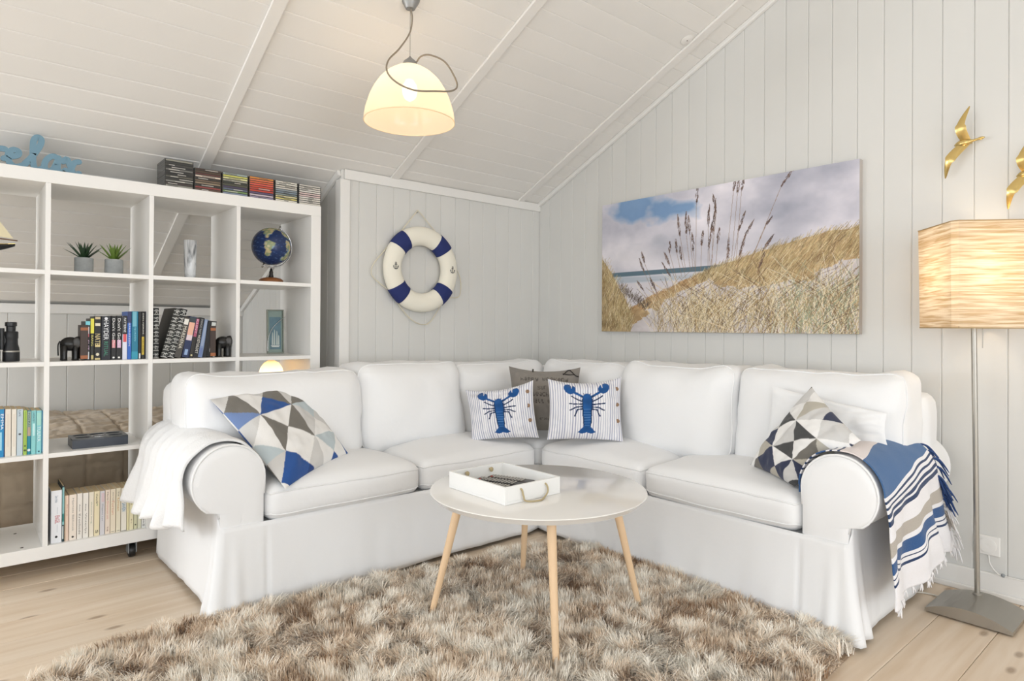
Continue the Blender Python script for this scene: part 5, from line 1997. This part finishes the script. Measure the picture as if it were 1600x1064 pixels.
# socket on the gable wall with its cable
t = thing('wall_socket', 'square white wall socket with a cable beside the lamp pole', 'socket', (2.389, YW - BD, .147))
zc = .182
build('plate', G().box((2.352, YW - BD - .009, .147), (2.426, YW - BD, .217)), TRIM, t, bevel=.003)
build('outlet', G().lathe([(.0, 0), (.027, 0), (.027, .003), (.022, .004), (0, .002)], (2.389, YW - BD - .009, zc), 28, axis=(0, -1, 0)), TRIM, t, smooth=True, sharp=40)
yk = YW - BD - .006
cord = thing('power_cord', 'thin white cable running from the wall socket along the baseboard', 'cord', (2.5, yk, .08))
build('cable', G().tube(catmull([(2.392, yk, .150), (2.396, yk - .004, .12), (2.415, yk - .012, .096), (2.436, yk - .014, .088), (2.50, yk - .012, .087), (2.60, yk - .012, .087), (3.0, yk - .012, .087)], 8), .0022, 6), TRIM, cord, smooth=True)
build('clip', G().ellipsoid((2.437, yk - .014, .089), (.007, .005, .007), 10, 8), GREYP, cord, smooth=True)
tag(build('floor_cable', G().tube(catmull([(2.30, 1.30, .006), (2.26, 1.33, .004), (2.20, 1.30, .004), (2.14, 1.22, .004)], 6), .003, 6), mat('cable_cream', '#e2ddd2', .5), None, smooth=True), 'short pale cable on the floor between sofa skirt and lamp base', 'cord')

# ------------------------------------------------------------------ brass seagulls on the wall


def gull(label, head, tail, utip, ltip, root_k=.42):
    """all points on the wall plane given by pixel"""
    Yg = YW - BD - .03
    H, T, A, B = [at_y(px, py, Yg) for px, py in (head, tail, utip, ltip)]
    t = thing('brass_seagull', label, 'wall ornament', tuple((H + T) / 2), 0, 'brass seagulls')
    ax_ = (H - T)
    g = G()
    k = 14
    body = [T.lerp(H, i / k) for i in range(k + 1)]
    rad = [.002 + .0135 * math.sin(min(1, (i / k) / .62) * PI) ** .8 if i / k < .62 else .0042 + .0022 * math.exp(-((i / k - .88) / .06) ** 2) for i in range(k + 1)]
    rad[-1] = .0012
    g.tube(body, rad, 12)
    build('body', g, BRASS, t, smooth=True)
    for tip, s_ in ((A, 1), (B, -1)):
        root = T.lerp(H, root_k)
        side = (tip - root)
        L_ = side.length
        fwd = ax_.normalized()
        perp = (side - fwd * side.dot(fwd)).normalized()
        elbow = root + side * .42 + fwd * (-.018 if s_ > 0 else -.020) + perp * .004 + Vector((0, -.022, 0))
        ctr = catmull([root, elbow, tip], 8)
        wid = [.016 + .006 * math.sin(i / 16 * PI) if i < 9 else .016 * (1 - (i - 8) / 8.6) + .001 for i in range(17)]
        rows_ = []
        for i, c in enumerate(ctr):
            tg = (ctr[min(i + 1, 16)] - ctr[max(i - 1, 0)]).normalized()
            nrm = Vector((0, -1, 0))
            sd = tg.cross(nrm).normalized()
            w = wid[i] * .8
            rows_.append([c - sd * w, c + nrm * .0045 * (1 - i / 20), c + sd * w, c - nrm * .002, c - sd * w])
        build('wing', G().grid(rows_), BRASS, t, smooth=True, sharp=70)
    build('wall_pin', G().cyl((T + H) / 2, Vector((((T + H) / 2).x, YW - BD, ((T + H) / 2).z)), .003, .003, 8), BRASS, t)
    return t


gull('brass seagull higher on the wall, wings spread above the lamp shade', (1539, 214), (1491, 228), (1515, 166), (1477, 279))
gull('brass seagull lower on the wall, its wing tip close to the shade', (1637, 262), (1588, 276), (1612, 214), (1575, 327))

# ------------------------------------------------------------------ life ring
LC = Vector((XW + BD + .04, .567, 1.282))
ring_t = thing('life_ring', 'cream life ring with navy bands and anchors on the wall', 'life ring', (LC.x, LC.y, LC.z - .235))
R1, R2 = .183, .052


def torus_pt(a, b_, r=R2):
    """a around the ring (0 = right, counter-clockwise seen from the room)"""
    c = Vector((0, math.cos(a), math.sin(a)))
    return LC + c * (R1 + r * math.cos(b_)) + Vector((r * math.sin(b_) * .72, 0, 0))


g = G()
pts = [[torus_pt(2 * PI * i / 96, 2 * PI * j / 28) for j in range(29)] for i in range(96)]
g.grid(pts, closed_u=True)
build('ring_body', g, mat('cream_canvas', '#f0ebdc', .75, bump=(300, .15)), ring_t, smooth=True)
for a0 in (47, 134, 222, 317):
    pts = []
    for i in range(13):
        a = math.radians(a0 - 11.5 + 23 * i / 12)
        pts.append([torus_pt(a, 2 * PI * j / 32, R2 + .0022) for j in range(33)])
    build('band', G().grid(pts), mat('navy_band', '#1c2a66', .75), ring_t, smooth=True, solid=.0015)
NAVY = mat('anchor_print', '#1c2030', .7)
for a0 in (178, 2):
    a = math.radians(a0)
    c = LC + Vector((0, math.cos(a), math.sin(a))) * R1 + Vector((R2 * .72 + .0012, 0, 0))
    o = c
    g = G()
    g.ribbon([(0, -.016), (0, .012)], .0035, o, (0, 1, 0), (0, 0, 1), (.0006, 0, 0))
    g.ribbon([(-.007, .007), (.007, .007)], .003, o, (0, 1, 0), (0, 0, 1), (.0007, 0, 0))
    g.ribbon([(.013 * math.cos(q), -.004 - .013 * math.sin(q)) for q in [PI * i / 10 for i in range(11)]], .0034, o, (0, 1, 0), (0, 0, 1), (.0006, 0, 0))
    g.ribbon([(.0042 * math.cos(q), .0155 + .0042 * math.sin(q)) for q in [2 * PI * i / 10 for i in range(11)]], .002, o, (0, 1, 0), (0, 0, 1), (.0006, 0, 0))
    for s_ in (-1, 1):
        g.prism([(s_ * .013 - .004, -.004), (s_ * .013 + .004, -.004), (s_ * .013, .003)], o, (0, 1, 0), (0, 0, 1), (.0006, 0, 0))
    build('anchor', g, NAVY, ring_t)
RP = mat('cream_rope', '#d8d0ba', .9)
xr = LC.x - .018


def rp(px, py):
    q = at_x(px, py, xr)
    return (xr, q.y, q.z)


for seq in ([(620, 372), (632, 355), (650, 332), (655, 331), (672, 352), (694, 380)], [(618, 372), (600, 392), (584, 412), (580, 425), (584, 434), (598, 446), (612, 456)],
            [(613, 460), (626, 480), (640, 497), (655, 506), (668, 506), (678, 495), (690, 474)], [(700, 465), (716, 464), (720, 450), (718, 432), (709, 412), (702, 396)]):
    build('rope', G().tube(catmull([rp(*q) for q in seq], 6), .0028, 6), RP, ring_t, smooth=True)
q = Vector(rp(653, 331))
build('hook', G().cyl((q.x, q.y, q.z - .003), (XW + BD, q.y, q.z - .003), .0025, .0025, 8), STEEL, ring_t)

# ------------------------------------------------------------------ pendant lamp
PL = Vector((.927, -.069, 0))
pend = thing('pendant_lamp', 'lit pendant lamp with a cream glass dome and looped cord', 'lamp', (PL.x, PL.y, 1.73))
zc_ = cz(PL.x)
build('canopy', G().lathe([(.018, 2.172), (.020, 2.176), (.034, 2.20), (.042, 2.235)], (PL.x, PL.y, 0), 28), mat('grey_lamp_metal', '#9a9a98', .4, .7), pend, smooth=True, sharp=50)
build('wire', G().cyl((PL.x, PL.y, 1.98), (PL.x, PL.y, 2.176), .0013, .0013, 8), STEEL, pend)


def at_p(px, py, d=0.0):
    w = (PL - Vector((CAM.x, CAM.y, 0))).dot(Vector((FW.x, FW.y, 0))) + d
    return CAM + ray(px, py) * w


cp = [at_p(642, 14), at_p(644, 30), at_p(640, 52), at_p(624, 76, -.05), at_p(607, 94, -.14), at_p(605, 112, -.20), at_p(620, 129, -.24), at_p(648, 141, -.24), at_p(680, 142.5, -.2), at_p(706, 142, -.1),
      at_p(714.5, 133, .0), at_p(706, 112, .0), at_p(693, 95, -.01), at_p(672, 86, -.03), at_p(658, 88, -.02), at_p(651, 97, 0)]
build('cord', G().tube(catmull(cp, 8), .0032, 8), mat('taupe_cord', '#8d8272', .7), pend, smooth=True)
build('cap', G().lathe([(.030, 1.953), (.031, 1.957), (.024, 1.972), (.008, 1.985), (.003, 1.992)], (PL.x, PL.y, 0), 28), mat('grey_lamp_metal', '#9a9a98', .4, .7), pend, smooth=True, sharp=50)
GL = bpy.data.materials.new('opal_cream_glass')
GL.use_nodes = True
nt = GL.node_tree
nt.nodes.remove(nt.nodes['Principled BSDF'])
trn = nt.nodes.new('ShaderNodeBsdfTranslucent'); trn.inputs[0].default_value = (*lin('#fff0d9'), 1)
dif = nt.nodes.new('ShaderNodeBsdfDiffuse'); dif.inputs[0].default_value = (*lin('#f8ead2'), 1)
tra = nt.nodes.new('ShaderNodeBsdfTransparent'); tra.inputs[0].default_value = (*lin('#fff0d8'), 1)
glo = nt.nodes.new('ShaderNodeBsdfGlossy'); glo.inputs['Roughness'].default_value = .12
m1 = nt.nodes.new('ShaderNodeMixShader'); m1.inputs[0].default_value = .45
m2 = nt.nodes.new('ShaderNodeMixShader'); m2.inputs[0].default_value = .16
m3 = nt.nodes.new('ShaderNodeMixShader'); m3.inputs[0].default_value = .05
nt.links.new(trn.outputs[0], m1.inputs[1]); nt.links.new(dif.outputs[0], m1.inputs[2])
nt.links.new(m1.outputs[0], m2.inputs[1]); nt.links.new(tra.outputs[0], m2.inputs[2])
nt.links.new(m2.outputs[0], m3.inputs[1]); nt.links.new(glo.outputs[0], m3.inputs[2])
nt.links.new(m3.outputs[0], nt.nodes['Material Output'].inputs[0])
ZB, ZT = 1.742, 1.957
prof = []
for i in range(22):
    t_ = i / 21
    prof.append((.170 * float(np.interp(t_, [0, .1, .2, .42, .58, .73, .85, .94, 1], [1, .992, .972, .885, .79, .665, .51, .34, .17])), ZB + (ZT - ZB) * t_))
sh = build('glass_shade', G().lathe(prof, (PL.x, PL.y, 0), 64, caps=False), GL, pend, smooth=True)
build('rim', G().tube([(PL.x + .170 * math.cos(q * PI / 32), PL.y + .170 * math.sin(q * PI / 32), ZB) for q in range(64)], .002, 6, closed=True), GL, sh, smooth=True)
build('bulb_holder', G().cyl((PL.x, PL.y, 1.90), (PL.x, PL.y, 1.955), .018, .02, 16), TRIM, pend, smooth=True, sharp=40)
build('bulb', G().ellipsoid((PL.x, PL.y, 1.862), (.029, .029, .04), 16, 12), lit_bulb('lit_pendant_bulb', (1, .85, .62), 8), pend, smooth=True)
bulb_light('pendant_bulb_light', (PL.x, PL.y, 1.845), 1.8, (1, .84, .64), .045, pend)

# round cover on the ceiling near the gable
d_ = ray(1073, 62)
tt_ = (cz(0) + SL * CAM.x - CAM.z) / (d_.z - SL * d_.x)
P_ = CAM + d_ * tt_
t = thing('ceiling_cover', 'small round white cover screwed to the sloping ceiling', 'cover', tuple(P_ - CN * .006))
build('disc', G().lathe([(.030, .001), (.030, .004), (.027, .006), (0, .006)], P_, 32, axis=-CN), CEIL, t, smooth=True, sharp=40)
build('screw', G().lathe([(.003, .006), (.003, .0075), (0, .0078)], P_, 10, axis=-CN), mat('dark_screw', '#555049', .4), t)

# ------------------------------------------------------------------ canvas print of dunes
YP = YW - BD - .032
c_tl, c_tr, c_bl, c_br = at_y(941, 320.9, YP), at_y(1344.5, 248.3, YP), at_y(940.4, 517.8, YP), at_y(1341, 521.9, YP)
px0, px1 = (c_tl.x + c_bl.x) / 2, (c_tr.x + c_br.x) / 2
pz0, pz1 = (c_bl.z + c_br.z) / 2, (c_tl.z + c_tr.z) / 2
WI, HI = 640, 322


def pst(cx, cy):
    """pixel of the zoomed crop -> picture coordinates (0..1, 0..1 from the bottom)"""
    q = at_y(920 + cx / 3.433, 230 + cy / 3.433, YP)
    return (q.x - px0) / (px1 - px0), (q.z - pz0) / (pz1 - pz0)


ss, tt2 = np.meshgrid((np.arange(WI) + .5) / WI, (np.arange(HI) + .5) / HI)
img = np.zeros((HI, WI, 3))


def fb(x, y, sc, seed, o=4):
    r_, a = 0, 1
    for k in range(o):
        r_ = r_ + a * vnoise(x, y, sc * 2 ** k, seed + k)
        a *= .5
    return r_


cl1 = fb(ss * 2, tt2 * 1.6, 3.2, 31, 5)
sky = np.array([.80, .79, .83]) + np.array([.11, .10, .09]) * cl1[..., None]
blue = np.clip((1 - ((ss - .20) / .20) ** 2 - ((tt2 - .90) / .13) ** 2) * 1.1 + 1.3 * cl1 - .1, 0, 1)[..., None] * (ss < .52)[..., None]
sky = sky * (1 - .75 * blue) + np.array([.36, .53, .72]) * .75 * blue
lowl = np.clip(1 - np.abs(tt2 - .56) / .22, 0, 1)[..., None] * np.clip(1 - ss * 1.1, 0, 1)[..., None]
sky = sky * (1 - .45 * lowl) + np.array([.91, .89, .89]) * .45 * lowl
dkc = np.clip(1 - ((ss - .29) / .05) ** 2 - ((tt2 - .66) / .06) ** 2, 0, 1)[..., None]
sky = sky * (1 - .3 * dkc) + np.array([.60, .63, .68]) * .3 * dkc
img[:] = sky


def layer(mask, colr, a=1.0):
    m_ = (np.clip(mask, 0, 1) * a)[..., None]
    img[:] = img * (1 - m_) + np.asarray(colr) * m_


def sstep(a, b_, x):
    return smoothstep(a, b_, x)


hz = pst(300, 662)[1]
layer((tt2 < hz) * 1.0, [.80, .80, .83])
layer(((tt2 < hz) & (tt2 > hz - .035)) * 1.0, [.36, .45, .50])
layer(((tt2 < hz - .028) & (tt2 > hz - .085)) * (.5 + .5 * fb(ss * .4, tt2 * 6, 5, 51, 3)), [.55, .62, .67], .8)
layer((tt2 < hz - .09) * 1.0, [.83, .81, .83])
# far ridge and right-hand hill
RID = [pst(*q) for q in ((72, 995), (215, 870), (330, 800), (470, 735), (600, 685), (720, 628), (860, 582), (1000, 530), (1200, 475), (1455, 420))]
rid = np.interp(ss, [q[0] for q in RID], [q[1] for q in RID]) + .010 * fb(ss, tt2 * .1, 25, 61, 3)
hl = fb(ss * 2, tt2 * 2, 9, 71, 4)
layer((tt2 < rid) * 1.0, np.array([.74, .63, .47]) + .10 * hl[..., None] * np.array([1, .95, .8]))
LOW = [pst(*q) for q in ((72, 1000), (330, 880), (420, 830), (500, 775), (640, 730), (860, 760), (1000, 745), (1200, 690), (1455, 590))]
low = np.interp(ss, [q[0] for q in LOW], [q[1] for q in LOW]) + .035 * hl
layer((tt2 < low) * 1.0, np.array([.80, .77, .77]) + .05 * hl[..., None])
MND = [pst(*q) for q in ((72, 600), (120, 670), (160, 750), (200, 820), (222, 880), (225, 975))]
mound = np.where(ss <= MND[-1][0], np.interp(ss, [q[0] for q in MND], [q[1] for q in MND]), 0)
layer((tt2 < mound) * 1.0, np.array([.66, .57, .42]) + .12 * hl[..., None])


def stroke(pts_, colr, w=1, a=.8):
    P_ = np.array(pts_) * np.array([WI, HI])
    d_ = np.hypot(*(P_[1:] - P_[:-1]).T)
    n_ = max(2, int(d_.sum() * 1.3))
    u_ = np.concatenate([[0], np.cumsum(d_)]) / max(d_.sum(), 1e-6)
    q_ = np.linspace(0, 1, n_)
    X, Y = np.interp(q_, u_, P_[:, 0]), np.interp(q_, u_, P_[:, 1])
    for ox in range(w):
        xi, yi = np.clip((X + ox - (w - 1) / 2).astype(int), 0, WI - 1), np.clip(Y.astype(int), 0, HI - 1)
        img[yi, xi] = img[yi, xi] * (1 - a) + np.array(colr) * a


rg = np.random.default_rng(3)
GRASS = [(.86, .78, .60), (.78, .68, .48), (.66, .55, .37), (.52, .42, .28), (.92, .87, .74), (.70, .64, .46), (.55, .50, .36), (.40, .32, .24)]
# hill grass
for k in range(3000):
    x_ = rg.uniform(.42, 1.0)
    top_ = float(np.interp(x_, [q[0] for q in RID], [q[1] for q in RID]))
    bot_ = float(np.interp(x_, [q[0] for q in LOW], [q[1] for q in LOW])) + .02
    y_ = rg.uniform(bot_, top_)
    l_ = rg.uniform(.015, .05)
    stroke([(x_, y_), (x_ + l_ * rg.uniform(.2, .6), y_ + l_)], GRASS[rg.integers(0, 8)], 1, .5)
# brownish ridge
for k in range(500):
    x_ = rg.uniform(.14, .45)
    y_ = float(np.interp(x_, [q[0] for q in RID], [q[1] for q in RID])) - rg.uniform(0, .06)
    stroke([(x_, y_), (x_ + rg.uniform(.0, .02), y_ + .02)], [(.72, .55, .38), (.55, .41, .28), (.80, .66, .48)][rg.integers(0, 3)], 1, .5)
# left mound
for k in range(1100):
    x_ = rg.uniform(0, MND[-1][0])
    y_ = rg.uniform(0, max(.02, float(np.interp(x_, [q[0] for q in MND], [q[1] for q in MND])) - .02))
    l_ = rg.uniform(.03, .08)
    stroke([(x_, y_), (x_ + rg.uniform(-.3, .5) * l_, y_ + l_)], GRASS[rg.integers(0, 8)], 1, .6)
# dark tufts along the path
for k in range(200):
    q_ = rg.uniform(0, 1)
    a_ = np.array(pst(165, 755)) * (1 - q_) + np.array(pst(320, 875)) * q_
    x_, y_ = a_[0] + rg.normal(0, .008), a_[1] + rg.normal(0, .014)
    stroke([(x_, y_), (x_ + rg.uniform(-.015, .02), y_ + rg.uniform(.02, .05))], (.34, .29, .25), 1, .6)
# foreground grass in loose clumps over pale sand
CLP = [(.36, .5), (.43, .9), (.47, .9), (.52, .8), (.58, .6), (.66, .6), (.73, .8), (.80, 1.0), (.86, 1.2), (.92, 1.2), (.97, 1.1), (.30, .35)]
for k in range(2500):
    c0, wgt = CLP[rg.integers(0, len(CLP))]
    if rg.uniform() > wgt:
        continue
    x_ = c0 + rg.normal(0, .035)
    y_ = rg.uniform(-.08, .14 + .06 * (c0 > .7))
    l_ = rg.uniform(.06, .30)
    bd = rg.normal(.06, .30) * l_
    c_ = [(.87, .80, .64), (.80, .70, .52), (.68, .57, .40), (.50, .40, .28), (.94, .90, .80), (.92, .87, .74), (.38, .30, .24), (.58, .52, .40)][rg.integers(0, 8)]
    if c0 > .75 and rg.uniform() < .25:
        c_ = (.58, .62, .52)
    stroke([(x_, y_), (x_ + bd * .4, y_ + l_ * .55), (x_ + bd * 1.2, y_ + l_)], c_, 1, .75)
stroke([pst(470, 895), pst(620, 930), pst(775, 985)], (.90, .82, .68), 2, .9)
# reeds with seed heads: head top, head bottom, foot (crop pixels)
REEDS = [((583, 213), (578, 305), (572, 660)), ((668, 265), (683, 360), (655, 640)), ((645, 320), (640, 430), (650, 640)), ((478, 375), (490, 480), (520, 660)), ((522, 360), (523, 475), (545, 660)),
         ((535, 380), (542, 470), (560, 660)), ((785, 178), (776, 235), (735, 630)), ((806, 172), (797, 250), (765, 610)), ((832, 168), (818, 240), (790, 610)), ((1090, 125), (1030, 215), (868, 610)), ((835, 355), (800, 455), (770, 640)), ((880, 400), (830, 490), (800, 640)),
         ((980, 375), (950, 420), (868, 610)), ((985, 475), (930, 560), (905, 700)), ((940, 570), (910, 650), (890, 720)), ((285, 568), (300, 625), (375, 800)), ((272, 600), (298, 670), (350, 790)), ((398, 625), (440, 695), (470, 800)), ((435, 512), (434, 570), (470, 700)),
         ((408, 570), (436, 640), (470, 720)), ((467, 500), (473, 570), (500, 700)), ((555, 470), (560, 560), (575, 680)), ((612, 455), (605, 530), (600, 660)), ((700, 440), (690, 520), (680, 640)), ((660, 420), (640, 560), (640, 700)), ((750, 500), (745, 600), (730, 690)), ((835, 490), (805, 590), (790, 690)),
         ((490, 540), (497, 605), (520, 700)), ((262, 720), (295, 770), (330, 830)), ((330, 705), (360, 770), (390, 850)), ((680, 300), (665, 470), (660, 640))]
for hd, bt_, ft in REEDS:
    a_, b_, c_ = np.array(pst(*hd)), np.array(pst(*bt_)), np.array(pst(*ft))
    stroke([b_, c_], (.56, .45, .34), 1, .85)
    for q in range(44):
        f_ = rg.uniform(0, 1)
        p_ = a_ + (b_ - a_) * f_
        wq = .0068 * (.35 + .65 * math.sin(f_ * PI))
        o_ = rg.uniform(-1, 1) * wq
        stroke([p_ + [o_, 0], p_ + (a_ - b_) * .16 + [o_ * .6, 0]], [(.27, .21, .19), (.38, .29, .26), (.50, .40, .34)][rg.integers(0, 3)], 1, .85)
cv = thing('canvas_picture', 'wide canvas print of beach grass and dunes above the sofa', 'picture', ((px0 + px1) / 2, YP, pz0))
build('stretcher', G().box((px0, YP + .0006, pz0), (px1, YW - BD, pz1)), mat('canvas_edge', '#b9b3ad', .85), cv)
vx, vz = np.meshgrid(np.linspace(px0, px1, WI), np.linspace(pz0, pz1, HI))
co = np.stack([vx - (px0 + px1) / 2, np.zeros_like(vx), vz - pz0], -1).reshape(-1, 3)
ii = (np.arange(HI - 1)[:, None] * WI + np.arange(WI - 1)[None]).ravel()
fq = np.stack([ii, ii + 1, ii + WI + 1, ii + WI], 1).astype(np.int32)
me = bpy.data.meshes.new('print')
me.vertices.add(len(co))
me.vertices.foreach_set('co', co.astype(np.float32).ravel())
me.loops.add(len(fq) * 4)
me.loops.foreach_set('vertex_index', fq.ravel())
me.polygons.add(len(fq))
me.polygons.foreach_set('loop_start', np.arange(0, len(fq) * 4, 4, dtype=np.int32))
me.update(calc_edges=True)
ca = me.color_attributes.new('Col', 'FLOAT_COLOR', 'POINT')
ca.data.foreach_set('color', np.concatenate([linA(img.reshape(-1, 3)), np.ones((len(co), 1))], 1).astype(np.float32).ravel())
me.materials.append(mat('canvas_print', attr=True, rough=.75, bump=(500, .15)))
po = bpy.data.objects.new('print', me)
COL.objects.link(po)
po.parent = cv
